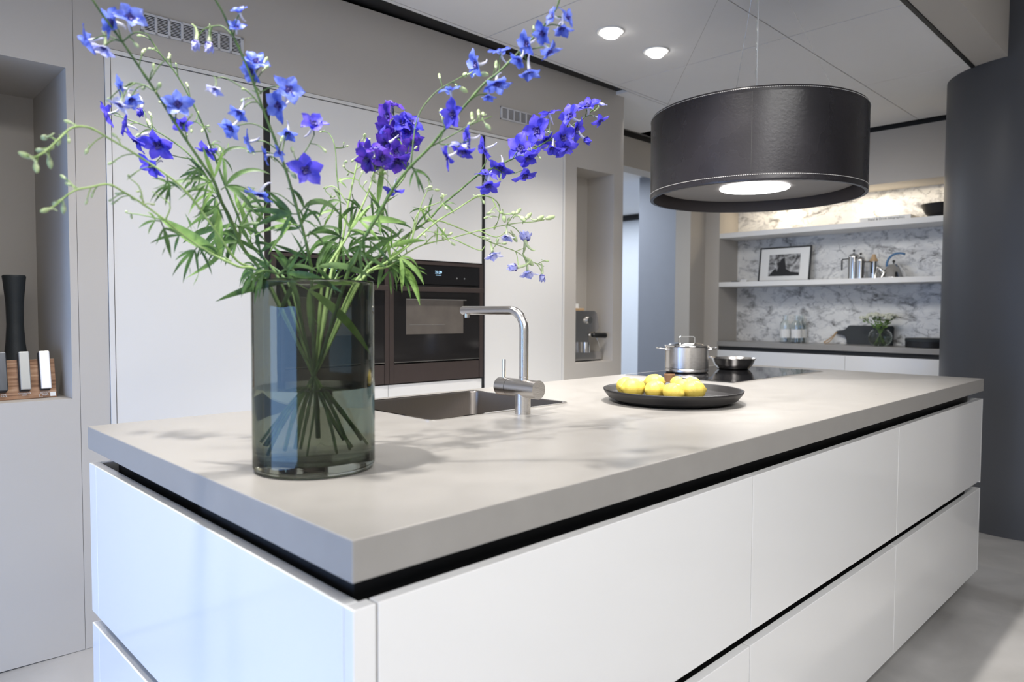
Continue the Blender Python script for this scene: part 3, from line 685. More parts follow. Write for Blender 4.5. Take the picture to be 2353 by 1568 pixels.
pr = [(w2 - .092, hh), (w2 - .15, .12), (.06, .09), (.045, .13), (.03, .2), (.012, .205), (.0, .215), (-.01, .165), (-.02, .11), (-.06, .085), (-w2 + .092, .075), (-w2 + .092, hh)]
prism(bm, pr, lambda a, b, c: RT @ Vector((c, a, b)), .0008, .0018); obj('dark_silhouette', bm, M['matblk'], t)
# moka pots, mill, kettle
def stand(u, v, X, z): q = at_x(u, v, X); return Vector((X, q.y, z))
def cafetiere(u, R_, H_, lab, hand):
    p = stand(u, 632, 5.42, S2); t = thing('coffee_press', p, lab, 'coffee pot', 'coffee presses on the lower shelf')
    bm = BM(); lathe(bm, [(0, 0), (R_, 0), (R_, H_), (R_ - .002, H_), (R_ - .002, .004), (0, .004)], 36); obj('body', bm, M['chrome'], t, smooth=True, angle=40)
    bm = BM(); lathe(bm, [(R_ + .001, H_), (R_ + .001, H_ + .006), (R_ * .8, H_ + .022), (.004, H_ + .034), (.004, H_ + .045), (0, H_ + .045)], 36); l = obj('lid', bm, M['chrome'], t, smooth=True, angle=50)
    bm = BM(); lathe(bm, [(0, H_ + .042), (.007, H_ + .046), (.0095, H_ + .054), (.006, H_ + .062), (0, H_ + .064)], 20); obj('knob', bm, M['blacktop'], l, smooth=True)
    bm = BM(); s = hand; strap(bm, [Vector((0, s * R_ * .95, H_ - .01)), Vector((0, s * (R_ + .045), H_ - .012)), Vector((0, s * (R_ + .05), H_ - .02)), Vector((0, s * (R_ + .05), H_ - .10))], .012, .008, Vector((1, 0, 0))); obj('handle', bm, M['blacktop'], t)
cafetiere(1961, .040, .175, 'taller steel coffee press with black handle, left of the other', 1)
cafetiere(1975, .033, .140, 'shorter steel coffee press in front of the taller one', -1)
for o in C.objects:
    if o.get('label', '').startswith('shorter steel'): o.location.x = 5.34; o.location.y = at_x(1977, 632, 5.34).y
p = stand(2007, 632, 5.42, S2); t = thing('storage_jar', p, 'slim steel shaker jar between the coffee presses and the kettle', 'jar')
bm = BM(); lathe(bm, [(0, 0), (.030, 0), (.030, .135), (0, .135)], 32); obj('body', bm, M['chrome'], t, smooth=True, angle=40)
bm = BM(); lathe(bm, [(.031, .136), (.031, .145), (.02, .16), (.012, .19), (0, .193)], 32); obj('lid', bm, M['wood2'], t, smooth=True, angle=50)
p = stand(2053, 632, 5.42, S2); t = thing('kettle', p, 'conical steel kettle with arched blue handle on the lower shelf', 'kettle')
bm = BM(); lathe(bm, [(0, 0), (.088, 0), (.092, .006), (.075, .045), (.052, .085), (.03, .108), (0, .115)], 48); obj('body', bm, M['chrome'], t, smooth=True, angle=60)
bm = BM(); lathe(bm, [(0, .113), (.005, .116), (.011, .128), (.008, .138), (0, .14)], 20); obj('knob', bm, M['blacktop'], t, smooth=True)
bm = BM(); tube(bm, [(0, .06, .03), (0, .095, .075), (0, .115, .095)], [.016, .011, .009], 14); obj('spout', bm, M['chrome'], t, smooth=True)
bm = BM(); tube(bm, [(0, .04 + .085 * math.cos(a) - .045 - .03, .105 + .085 * math.sin(a)) for a in [math.radians(q) for q in range(-10, 121, 10)]], .0085, 12); obj('handle', bm, M['blueh'], t, smooth=True)
p = stand(1690, 642, 5.35, S2); tag(boxo('remote_control', (-.02, .02, -.03, .03, 0, .012), M['matblk'], loc=p, bev=.002), 'small flat black object at the left end of the lower shelf', 'remote control')
p = stand(1711, 643, 5.30, S2); bm = BM(); box(bm, -.02, .02, -.03, .03, 0, .02, bev=.006); tag(obj('charging_plug', bm, M['whitep'], loc=p), 'small white lump beside the black object on the lower shelf', 'plug')
# upper shelf: book and bowl
p0 = at_x(1976, 506, 5.30); p1 = at_x(2093, 499, 5.30); wB = p0.y - p1.y
t = thing('book', (5.30, (p0.y + p1.y) / 2, S1), 'thick white book lying flat on the upper marble shelf', 'book')
hB = .034
boxo('pages', (.002, .25, -wB / 2 + .003, wB / 2 - .004, .003, hB - .003), M['paper'], t)
bm = BM(); box(bm, 0, .253, -wB / 2, wB / 2, 0, .003); box(bm, 0, .253, -wB / 2, wB / 2, hB - .003, hB); box(bm, -.002, .002, -wB / 2, wB / 2, 0, hB); obj('cover', bm, M['paper'], t)
textobj('spine_title', 'Food & Drink Infographics', .024, M['text'], t, Matrix.Translation((-.0025, -.01, hB / 2)) @ Matrix.Rotation(-PI / 2, 4, 'Z') @ Matrix.Rotation(PI / 2, 4, 'X'))
p = stand(2163, 492, 5.40, S1); t = thing('serving_bowl', p, 'wide black bowl at the right end of the upper shelf', 'bowl')
bm = BM(); lathe(bm, [(0, 0), (.07, 0), (.10, .03), (.135, .098), (.133, .1), (.096, .034), (.065, .006), (0, .006)], 64); obj('body', bm, M['matblk'], t, smooth=True, angle=60)
# counter: bottles
for u, X, lab in ((1804, 5.44, 'clear glass bottle with white label, left of the three by the marble'), (1830, 5.44, 'clear glass bottle with white label, in the middle of the three'), (1841, 5.53, 'clear glass bottle with white label, furthest back of the three')):
    q = at_x(u, 780, X); t = thing('glass_bottle', (X, q.y, S0), lab, 'bottle', 'glass bottles on the back worktop'); R_ = .043
    bm = BM(); lathe(bm, [(0, 0), (R_, 0), (R_, .15), (.036, .172), (.020, .19), (.019, .225), (.022, .226), (.022, .232), (.016, .232), (.016, .19), (.033, .168), (R_ - .003, .15), (R_ - .003, .006), (0, .006)], 40); obj('glass', bm, M['cglass'], t, smooth=True, angle=50)
    bm = BM(); lathe(bm, [(R_ + .0006, .042), (R_ + .0006, .115)], 40); obj('label', bm, M['paper'], t, smooth=True)
# cutting board
A0 = at_x(1945, 780, 5.52).y; A1 = at_x(2050, 780, 5.52).y
t = thing('cutting_board', (5.53, (A0 + A1) / 2, S0), 'black paddle cutting board leaning on the marble behind the flowers', 'cutting board'); RB = Matrix.Rotation(math.radians(9), 4, 'Y')
w2 = (A0 - A1) / 2; hb = .155; poly = [(-w2, .0), (w2, 0), (w2 + .004, .03), (w2 + .02, .065), (w2 + .045, .075), (w2 + .075, .078), (w2 + .092, .082), (w2 + .10, .093), (w2 + .092, .106), (w2 + .075, .112), (w2 + .04, .115), (w2 + .018, .125), (w2 + .004, .145), (w2 - .01, hb), (-w2 + .01, hb), (-w2, hb - .01)]
bm = BM(); prism(bm, poly, lambda a, b, c: RB @ Vector((c, a, b)), 0, .014); obj('board', bm, M['charc'], t)
bm = BM(); L0 = Vector((-.002, w2 + .085, .098)); tube(bm, smoothpath([RB @ L0, L0 + Vector((-.01, .02, -.03)), L0 + Vector((-.015, .05, -.06)), L0 + Vector((-.02, .09, -.088)), L0 + Vector((-.02, .06, -.09)), L0 + Vector((-.012, .03, -.06)), RB @ L0], 5), .005, 8); obj('hanging_loop', bm, M['wood2'], t, smooth=True)
# round vase with white blossom
VX = 5.38; q = at_x(2022, 785, VX); vp = Vector((VX, q.y, S0))
t = thing('round_vase', vp, 'small round clear vase of white blossom on the back worktop', 'vase')
ro = [(0, 0), (.035, 0), (.06, .012), (.08, .04), (.086, .07), (.078, .10), (.058, .122), (.052, .128)]; ri = [(.049, .128), (.055, .121), (.075, .10), (.083, .07), (.077, .041), (.057, .015), (.034, .005), (0, .005)]
bm = BM(); lathe(bm, ro + ri, 48); obj('glass', bm, M['cglass'], t, smooth=True)
bm = BM(); lathe(bm, [(0, .0048), (.034, .0048), (.0572, .0148), (.0772, .041), (.0832, .07), (.0828, .074), (0, .074)], 48); obj('water', bm, M['water'], t, smooth=True, angle=50)
rnd = random.Random(3)
bl = BM()
for k in range(7):
    a = 2 * PI * k / 7; r = .0 if k == 0 else 1
    cx, cy = .007 * math.cos(a) * r, .007 * math.sin(a) * r
    bmesh.ops.create_icosphere(bl, subdivisions=1, radius=.0075, matrix=Matrix.Translation((cx, cy, .002 * (1 - r))))
blo = bpy.data.meshes.new('blossom'); bl.to_mesh(blo); bl.free(); blo.materials.append(M['white'])
for k in range(9):
    a = 2 * PI * k / 9 + .3; s = .045 + .05 * (k % 3) / 2
    tip = Vector((s * math.cos(a) * .8, s * math.sin(a) * 1.25, .235 + .03 * rnd.random() - s * .35)); root = Vector((-.035 * math.cos(a), -.035 * math.sin(a), .018))
    sd = ['left', 'right', 'middle'][k % 3]
    tt = thing('blossom_spray', vp, 'spray of tiny white blossom standing in the small round vase', 'flower spray', 'white blossom in the round vase')
    bm = BM(); mid = Vector((.02 * math.cos(a), .02 * math.sin(a), .125)); pp = smoothpath([root, mid, tip], 6); tube(bm, pp, .0018, 6)
    heads = []
    for j in range(11):
        b = rnd.random() * 6.28; rr = .034 * math.sqrt(rnd.random()); hd = tip + Vector((rr * math.cos(b), rr * math.sin(b), .012 * rnd.random() - rr * .35 + .012)); heads.append(hd)
        tube(bm, [pp[-3], hd], .0009, 4)
    obj('stem', bm, M['leafl'], tt, smooth=True)
    for hd in heads:
        o = bpy.data.objects.new('blossom', blo); C.objects.link(o); o.parent = tt; o.location = hd; o.rotation_euler = (rnd.uniform(-.5, .5), rnd.uniform(-.5, .5), rnd.random() * 6)
    bm = BM()
    for j in range(9):
        c = pp[rnd.randint(7, 11)] + Vector((rnd.uniform(-.02, .02), rnd.uniform(-.02, .02), 0)); d = Vector((rnd.uniform(-1, 1), rnd.uniform(-1, 1), rnd.uniform(.2, 1))).normalized(); sd_ = d.orthogonal().normalized()
        vv = [bm.verts.new(c), bm.verts.new(c + d * .015 + sd_ * .008), bm.verts.new(c + d * .032), bm.verts.new(c + d * .015 - sd_ * .008)]; bm.faces.new(vv)
    obj('leaves', bm, M['leafl'], tt)
p0 = at_x(2078, 790, 5.36).y; t = thing('cake_tin', (5.40, p0 - .16, S0), 'low round black tin beside the column on the back worktop', 'tin')
bm = BM(); lathe(bm, [(0, 0), (.158, 0), (.16, .003), (.16, .045), (0, .045)], 64); obj('base', bm, M['matblk'], t, smooth=True, angle=40)
bm = BM(); lathe(bm, [(.162, .046), (.162, .066), (.158, .069), (0, .069)], 64); obj('lid', bm, M['charc'], t, smooth=True, angle=40)

# ------------------------------------------------------------------ things in the wide left niche
p = at_y(36, 800, 2.42); t = thing('tall_vase', (p.x, 2.42, .917), 'tall waisted charcoal vase in the left wall niche', 'vase')
k = 1.0; bm = BM(); lathe(bm, [(0, 0), (.043, 0), (.044, .03), (.040, .11), (.031, .19), (.027, .26), (.0285, .34), (.036, .42), (.038, .437), (.035, .442), (.030, .438), (.022, .30), (0, .29)], 56); obj('body', bm, M['charc'], t, smooth=True, angle=60)
YB = 2.19
xr = at_y(131, 918, YB).x; t = thing('handle_sample_board', (xr - .13, YB, .917), 'pine board with sample bar handles leaning in the left niche', 'display board'); LN = Matrix.Rotation(math.radians(-12), 4, 'X')
bm = BM(); box(bm, -.13, .13, 0, .018, 0, .140, bev=.0015, M=LN); obj('board', bm, M['wood'], t)
for u, m_, lab in ((104, M['hsilver'], 'silver bar'), (57, M['hgrey'], 'anthracite grey bar'), (3, M['hblack'], 'black bar')):
    x = at_y(u, 850, YB).x - (xr - .13)
    b2 = BM(); box(b2, x - .018, x + .014, -.014, -.0005, .026, .163, bev=.003, M=LN); hb_ = obj('sample_handle', b2, M['matblk'], t)
    b2 = BM(); box(b2, x - .0155, x + .0165, -.022, -.0142, .030, .166, bev=.003, M=LN); q = obj('bar_face', b2, m_, hb_); q['label'] = lab
def btxt(s, x, z, size, sp=1.0):
    textobj('lettering', s, size, M['wtext'], t, LN @ Matrix.Translation((x, -.0012, z)) @ Matrix.Rotation(PI / 2, 4, 'X'), .0003, space=sp)
for u, a, b in ((104, 'METALLIC', 'SILVER'), (57, 'ANTHRACITE', 'GREY'), (9, 'DEEP', 'BLACK')):
    x = at_y(u, 905, YB).x - (xr - .13); btxt(a, x, .0195, .0062); btxt(b, x, .0135, .0062)
xl = at_y(105, 910, YB).x - (xr - .13); btxt('NEFF', xl, .0065 + .003, .0072, 1.25)
bm = BM(); tube(bm, [Vector((xl - .0125 + .0072 * math.cos(a), -.0015, .0095 + .0065 * math.sin(a))) for a in [math.radians(q) for q in range(60, 301, 15)]], .0006, 6); xf(LN, bm.verts); obj('logo_ring', bm, M['wtext'], t)
b2 = BM(); box(b2, .110, .127, -.001, -.0001, .004, .019, M=LN); obj('sticker', b2, M['paper'], t)

# ------------------------------------------------------------------ coffee machine in the narrow niche
yM = 2.20; t = thing('espresso_machine', (3.0, yM, .905), 'steel espresso machine with black portafilter handle in the narrow niche', 'coffee machine')
def skz(x): return (.3 - x) * .022
def X_(u, v): q = at_y(u, v, yM - .03); return (q.x - 3.0, q.z - .905)
zb = .018
prof = [(-.12, zb + .002), (.178, zb + .002), (.188, .03), (.188, .062), (.175, .070), (.06, .070), (.05, .075), (.05, .20), (.12, .20), (.155, .225), (.13, .32), (.105, .335), (-.12, .335)]
bm = BM(); prism(bm, prof, lambda a, b, c: Vector((a, c, b)), -.09, .06); obj('body', bm, M['steel'], t)
bm = BM(); box(bm, -.12, .17, -.094, .05, .0145 + .0, .0195); obj('drip_base', bm, M['matblk'], t)
bm = BM(); tube(bm, [(.085, -.02, .205), (.085, -.02, .165)], .028, 24); obj('brew_group', bm, M['chromed'], t, smooth=True, angle=40)
bm = BM(); tube(bm, [(.055, -.06, .180), (.075, -.075, .180), (.10, -.09, .178)], [.010, .012, .012], 16); pf = obj('portafilter', bm, M['chrome'], t, smooth=True)
bm = BM(); tube(bm, [(.07, -.095, .179), (.085, -.102, .179), (.165, -.135, .176), (.17, -.137, .176)], [.010, .015, .017, .012], 18); obj('portafilter_handle', bm, M['blacktop'], pf, smooth=True)
bm = BM(); lathe(bm, [(0, 0), (.026, 0), (.024, .018), (0, .018)], 28); xf(Matrix.Translation((.04, -.09, .275)) @ Matrix.Rotation(PI / 2, 4, 'X'), bm.verts); obj('dial', bm, M['chrome'], t, smooth=True, angle=40)
bm = BM(); tube(bm, [(.13, -.07, .20), (.14, -.085, .15), (.155, -.10, .09)], .0035, 10); obj('steam_wand', bm, M['chrome'], t, smooth=True)
bm = BM(); lathe(bm, [(0, 0), (.03, 0), (.03, .065), (0, .065)], 24, (-.01, -.11, .072)); obj('milk_jug', bm, M['chrome'], t, smooth=True, angle=40)
tb = thing('tamper', (3.0, yM - .02, 1.2405), 'small pale wooden tamper stand on top of the espresso machine', 'tamper')
bm = BM(); box(bm, -.05, .05, -.03, .03, .0, .016, bev=.002); obj('stand', bm, M['wood2'], tb); bm = BM(); lathe(bm, [(0, .0165), (.022, .0165), (.022, .045), (0, .045)], 24); obj('cup', bm, M['paper'], tb, smooth=True, angle=40)

# ------------------------------------------------------------------ smoked glass vase
VC = Vector((.178, .415, .94)); VR = .1095; VH = .345
t = thing('glass_vase', VC, 'tall smoked glass cylinder vase holding blue delphiniums on the worktop', 'vase')
th = .0045
bm = BM(); lathe(bm, [(0, .001), (VR - .010, .001), (VR - .003, .003), (VR, .010), (VR, VH - .004), (VR - .001, VH - .001), (VR - th / 2, VH), (VR - th + .001, VH - .001), (VR - th, VH - .004), (VR - th, .030), (VR - th - .008, .021), (VR - .03, .018), (0, .017)], 96); obj('glass', bm, M['vglass'], t, smooth=True)
WL = .152
bm = BM(); rw = VR - th + .0004
lathe(bm, [(0, .0166), (VR - .03, .0176), (VR - th - .0076, .0206), (rw, .030), (rw, WL), (0, WL)], 96); obj('water', bm, M['water'], t, smooth=True, angle=50)

#FLOWERS#
# ------------------------------------------------------------------ delphiniums
rnd = random.Random(11)
RIGHT = CR @ Vector((1, 0, 0)); UP = Vector((0, 0, 1)); FWD = CR @ Vector((0, 0, -1)); FWD.z = 0; FWD.normalize()
def sdir(ang, tow=0.0):
    a = math.radians(ang); k = math.sqrt(max(0, 1 - tow * tow))
    return (RIGHT * math.cos(a) * k + UP * math.sin(a) * k - FWD * tow).normalized()
def petal(bm, az, L, w, cup, tw, base=.0016, curl=.25):
    """one pointed petal growing from the flower centre; +Z is the way the flower faces"""
    ca, sa = math.cos(az), math.sin(az); rad = Vector((ca, sa, 0)); tan = Vector((-sa, ca, 0)); up = Vector((0, 0, 1)); n = 7; rows = []
    pos = rad * base; el = cup
    for i in range(n + 1):
        t = i / n
        ww = w * (math.sin(PI * min(1, t * .92 + .09)) ** .75) * (1 if t < .8 else (1 - (t - .8) / .2 * .65))
        d = rad * math.cos(el) + up * math.sin(el); nm = up * math.cos(el) - rad * math.sin(el)
        side = (tan * math.cos(tw * t) + nm * math.sin(tw * t))
        row = []
        for k, q in ((-1, .18), (-.5, .03), (0, 0), (.5, .03), (1, .18)):
            row.append(bm.verts.new(pos + side * ww * k / 2 + nm * ww * q * (1 - .4 * t) + nm * .0011 * math.sin(8 * t + k * 3 + az * 2)))
        rows.append(row); pos = pos + d * L / n; el -= curl / n
    for a, b in zip(rows, rows[1:]):
        for k in range(4): bm.faces.new((a[k], a[k + 1], b[k + 1], b[k]))
FM = {}
def flower_mesh(var, key):
    if (var, key) in FM: return FM[var, key]
    r = random.Random(var * 17 + 5); bm = BM()
    cup = {0: .35, 1: .15, 2: .75, 3: 1.2}[var]; L = .0235 if var < 3 else .017; w = .0168 if var < 3 else .0125
    for k in range(5): petal(bm, 2 * PI * k / 5 + r.uniform(-.15, .15), L * r.uniform(.88, 1.1), w * r.uniform(.85, 1.1), cup + r.uniform(-.15, .2), r.uniform(-.5, .5), curl=r.uniform(.1, .9) if var < 3 else -.5)
    me = bpy.data.meshes.new('flower'); bm.to_mesh(me); bm.free(); me.materials.append(M[key]); me.polygons.foreach_set('use_smooth', [True] * len(me.polygons)); FM[var, key] = me; return me
bm = BM()
for k in range(4): petal(bm, 2 * PI * k / 4 + .4, .008, .006, .9, .4, .0008, .6)
bmesh.ops.create_icosphere(bm, subdivisions=1, radius=.002, matrix=Matrix.Translation((0, 0, .002)))
eye_me = bpy.data.meshes.new('flower_eye'); bm.to_mesh(eye_me); bm.free(); eye_me.materials.append(M['bee']); eye_me.polygons.foreach_set('use_smooth', [True] * len(eye_me.polygons))
sp_me = {}
for key, m_ in (('d', 'spur'), ('l', 'spur'), ('w', 'bud')):
    bm = BM(); pts = smoothpath([(0, 0, .001), (.0005, 0, -.006), (.0025, 0, -.013), (.0065, 0, -.019), (.011, 0, -.0215)], 3); n = len(pts)
    tube(bm, pts, [.0026 * (1 - i / n) + .0006 for i in range(n)], 8)
    me = bpy.data.meshes.new('spur'); bm.to_mesh(me); bm.free(); me.materials.append(M[m_]); me.polygons.foreach_set('use_smooth', [True] * len(me.polygons)); sp_me[key] = me
bm = BM(); lathe(bm, [(0, -.006), (.0022, -.005), (.0036, 0), (.0034, .004), (.0018, .008), (0, .0095)], 10); tube(bm, smoothpath([(0, 0, -.004), (.001, 0, -.009), (.0045, 0, -.0125), (.008, 0, -.012)], 3), [.0014, .0013, .0012, .0011, .001, .001, .0009, .0008, .0007, .0006], 6)
bud_me = bpy.data.meshes.new('bud'); bm.to_mesh(bud_me); bm.free(); bud_me.materials.append(M['bud']); bud_me.polygons.foreach_set('use_smooth', [True] * len(bud_me.polygons))
COL = {'d': 'petal', 'l': 'petall', 'p': 'petalp', 'w': 'petalw'}
RIMZ = VC.z + VH
def leafmesh(base, d, L, lobes, m_, parent, droop=.5, orig=Vector((0, 0, 0))):
    L *= 1.22; droop *= 1.25
    if lobes > 3: lobes -= rnd.choice((0, 1))
    bm = BM(); side = d.cross(FWD); side = (side + Vector((rnd.uniform(-.4, .4), rnd.uniform(-.4, .4), rnd.uniform(-.2, .2)))).normalized(); side = (side - d * side.dot(d)).normalized()
    pet = L * rnd.uniform(.08, .22); p0 = base; p1 = base + d * pet; tube(bm, [p0, p0.lerp(p1, .5), p1], .0011, 5)
    for k in range(lobes):
        f = (k - (lobes - 1) / 2) / max(1, (lobes - 1) / 2) if lobes > 1 else 0
        a = f * .95 + rnd.uniform(-.14, .14); LL = L * (1 - .38 * abs(f)) * rnd.uniform(.8, 1.08); w = LL * rnd.uniform(.09, .15); w = max(w, .0035)
        dd = (d * math.cos(a) + side * math.sin(a)).normalized(); nn = d.cross(side).normalized() * rnd.choice((-1, 1))
        dd = (dd + nn * rnd.uniform(-.25, .25)).normalized(); n = 9; pos = p1.copy(); rows = []; tw = rnd.uniform(-.9, .9); dr = droop * rnd.uniform(.6, 1.4)
        for i in range(n + 1):
            t = i / n; ww = w * max(.03, (math.sin(PI * (t ** .75)) ** .8 if t < 1 else 0)); ww = max(ww, w * .18 * (1 - t) + .0003)
            s2 = dd.cross(nn); s2 = s2.normalized() if s2.length > .01 else side
            s3 = (s2 * math.cos(tw * t) + nn * math.sin(tw * t)); up3 = dd.cross(s3).normalized()
            rows.append([bm.verts.new(pos - s3 * ww / 2 + up3 * ww * .12), bm.verts.new(pos), bm.verts.new(pos + s3 * ww / 2 + up3 * ww * .12)])
            dd = (dd + Vector((0, 0, -1)) * dr * 1.6 / n).normalized(); pos = pos + dd * LL / n
        for a_, b_ in zip(rows, rows[1:]):
            for q in range(2): bm.faces.new((a_[q], a_[q + 1], b_[q + 1], b_[q]))
        if LL > .04 and rnd.random() < .5:      # a tooth on the lobe
            i = rnd.randint(3, 5); c = rows[i][rnd.choice((0, 2))].co.copy(); ax = (rows[i + 1][1].co - rows[i][1].co).normalized(); sd = (c - rows[i][1].co).normalized(); tp = c + (ax + sd * .7).normalized() * LL * .3 + Vector((0, 0, -.004))
            bm.faces.new((bm.verts.new(c - ax * w * .35), bm.verts.new(c.lerp(tp, .5) + sd * w * .14), bm.verts.new(tp))); bm.faces.new((bm.verts.new(c + ax * w * .35), bm.verts.new(tp), bm.verts.new(c.lerp(tp, .5) + sd * w * .14)))
    for v in bm.verts: v.co -= orig
    return obj('leaf', bm, M[m_], parent, smooth=True)

def delphinium(label, path, d0, d1, r0, r1, stem_m, fl=(), bd=(), lf=(), tw=()):
    P = []; n = len(path)
    for i, (u, v) in enumerate(path): P.append(at(u, v, d0 + (d1 - d0) * i / (n - 1)))
    top = P[0]; q = Vector((top.x - VC.x, top.y - VC.y, 0))
    if q.length > .088: q *= .088 / q.length
    top = Vector((VC.x + q.x, VC.y + q.y, RIMZ + .004)); P[0] = top
    bot = Vector((VC.x - q.x * .85 + rnd.uniform(-.02, .02), VC.y - q.y * .85 + rnd.uniform(-.02, .02), VC.z + .034 + rnd.random() * .02))
    if (Vector((bot.x - VC.x, bot.y - VC.y))).length > .085: bot = VC + (bot - VC) * .8; bot.z = VC.z + .04
    mid = Vector((VC.x + q.x * .12, VC.y + q.y * .12, VC.z + .19))
    full = [bot, bot.lerp(mid, .5) + Vector((rnd.uniform(-.004, .004), rnd.uniform(-.004, .004), 0)), mid] + P
    S = smoothpath(full, 5); N = len(S); k0 = 15
    root = thing('delphinium_stem', S[0], label, 'flower stem', 'blue delphiniums in the smoked glass vase')
    O = S[0].copy(); bm = BM()
    R = [r0 + (r1 - r0) * max(0, (i - k0) / (N - k0)) ** .8 for i in range(N)]
    # small joints on the stalk
    R = [r * (1.25 if i % 9 == 4 else 1) for i, r in enumerate(R)]
    tube(bm, [p - O for p in S], R, 8)
    # pixel positions of the stem for finding the nearest point
    def pix(p):
        d = CR.transposed() @ (p - CAM); return (CX + F * d.x / -d.z, CY - F * d.y / -d.z, -d.z)
    PX = [pix(p) for p in S]
    def near(u, v, back=0):
        i = min(range(k0, N), key=lambda j: (PX[j][0] - u) ** 2 + (PX[j][1] - v) ** 2); return max(k0, i - back)
    twigs = []
    for t_ in tw:
        i = near(*t_[0]); dz = rnd.uniform(-.05, .05); pts = [S[i]] + [at(u, v, PX[i][2] + dz * (k + 1) / len(t_)) for k, (u, v) in enumerate(t_[1:])]
        Q = smoothpath(pts, 4); m = len(Q); tube(bm, [p - O for p in Q], [.0013 - .0006 * j / m for j in range(m)], 6); twigs += Q
    TW = [pix(p) for p in twigs]
    def attach(u, v, back):
        i = near(u, v, back); best = ((PX[i][0] - u) ** 2 + (PX[i][1] - v) ** 2, S[i], PX[i][2])
        for p, x in zip(twigs, TW):
            dd = (x[0] - u) ** 2 + (x[1] - v) ** 2
            if dd < best[0] * .7: best = (dd, p, x[2])
        return best[1], best[2]
    for f in fl:
        u, v, px, ang, tow, key, var = f; a, dep = attach(u, v, 3); dep += rnd.uniform(-.025, .01); c = at(u, v, dep)
        s = px * 1.2 / (2 * (.0225 if var < 3 else .014) * F / dep); z = sdir(ang, tow)
        x = z.orthogonal().normalized(); x = Quaternion(z, rnd.uniform(0, 6.28)) @ x
        # spur arches upwards
        y = z.cross(x); 
        if key == 'w' or var >= 2: x = (UP - z * UP.dot(z)); x = x.normalized() if x.length > .05 else z.orthogonal().normalized(); y = z.cross(x)
        m3 = Matrix((x, y, z)).transposed()
        o = bpy.data.objects.new('flower', flower_mesh(var, COL[key])); C.objects.link(o); o.parent = root
        o.matrix_local = Matrix.Translation(c - O) @ m3.to_4x4() @ Matrix.Scale(s, 4)
        e = bpy.data.objects.new('flower_eye', eye_me); C.objects.link(e); e.parent = o
        e = bpy.data.objects.new('spur', sp_me[{'p': 'd'}.get(key, key)]); C.objects.link(e); e.parent = o; e.rotation_euler = (0, 0, rnd.uniform(-.6, .6))
        b = c - z * .001 * s; d = (b - a); mp = a.lerp(b, .5) + UP * d.length * .16
        tube(bm, [p - O for p in smoothpath([a, mp, b], 4)], [.0012, .0011, .001, .001, .001, .001, .001, .0011, .0013], 6)
    for (u, v, px) in bd:
        a, dep = attach(u, v, 2); c = at(u, v, dep + rnd.uniform(-.01, .01)); dd = (c - a); L = dd.length
        z = (dd.normalized() if L > .002 else UP) + Vector((rnd.uniform(-.3, .3), rnd.uniform(-.3, .3), rnd.uniform(-.5, .3))); z.normalize(); x = z.orthogonal().normalized(); y = z.cross(x); s = px / (.0155 * F / dep)
        o = bpy.data.objects.new('bud', bud_me); C.objects.link(o); o.parent = root; o.matrix_local = Matrix.Translation(c - O) @ Matrix((x, y, z)).transposed().to_4x4() @ Matrix.Scale(s, 4)
        tube(bm, [p - O for p in smoothpath([a, a.lerp(c, .5) + UP * L * .1, c], 3)], .0009, 5)
    obj('stem', bm, M[stem_m], root, smooth=True)
    for g in lf:
        u, v, ang, px, lobes, m_, dr = g; a, dep = attach(u, v, 0); b = at(u, v, dep) if (Vector((u, v)) - Vector(pix(a)[:2])).length < 14 else a
        leafmesh(a.lerp(b, .6), sdir(ang, rnd.uniform(-.35, .35)), px / F * dep, lobes, m_, root, dr, O)
    for o in root.children:
        if o.name.startswith('leaf'): pass
    return root

delphinium('tallest delphinium stem leaning far up left, light blue flowers along its top',
    [(598, 640), (560, 572), (528, 500), (508, 462), (492, 418), (462, 372), (424, 316), (389, 261), (357, 210), (319, 153), (281, 96), (240, 40), (205, -12)], 1.30, 1.02, .0034, .0014, 'stemd',
    fl=[(260, 52, 62, 200, .8, 'l', 0), (298, 42, 58, 30, .7, 'l', 0), (205, 94, 56, 200, .15, 'l', 1), (240, 106, 52, 260, .3, 'w', 2), (284, 205, 52, 190, .6, 'l', 0), (300, 226, 44, -50, .3, 'l', 2), (276, 238, 48, 250, .3, 'w', 1), (408, 240, 56, 0, .85, 'l', 0), (418, 283, 40, 290, .5, 'd', 1)],
    bd=[(312, 102, 16), (330, 118, 16), (353, 155, 16), (389, 131, 13), (366, 197, 20), (330, 203, 16), (250, 228, 14), (368, 235, 12), (440, 265, 10)],
    tw=[[(357, 210), (330, 195), (305, 190)], [(281, 96), (310, 75), (340, 78)]],
    lf=[(494, 415, 172, 115, 3, 'leaf', .25), (494, 415, 200, 70, 4, 'leaf', .4), (513, 436, 42, 120, 4, 'leaf', .85), (492, 473, 238, 62, 5, 'leaf', .3), (467, 380, 215, 50, 4, 'leaf', .5), (500, 445, 165, 80, 4, 'leafl', .6), (520, 480, 190, 70, 5, 'leaf', .5), (540, 520, 10, 70, 4, 'leaf', .5), (560, 560, 150, 60, 5, 'leaf', .4), (525, 408, 80, 75, 2, 'leafl', -.1), (590, 610, 200, 60, 5, 'leaf', .9)])
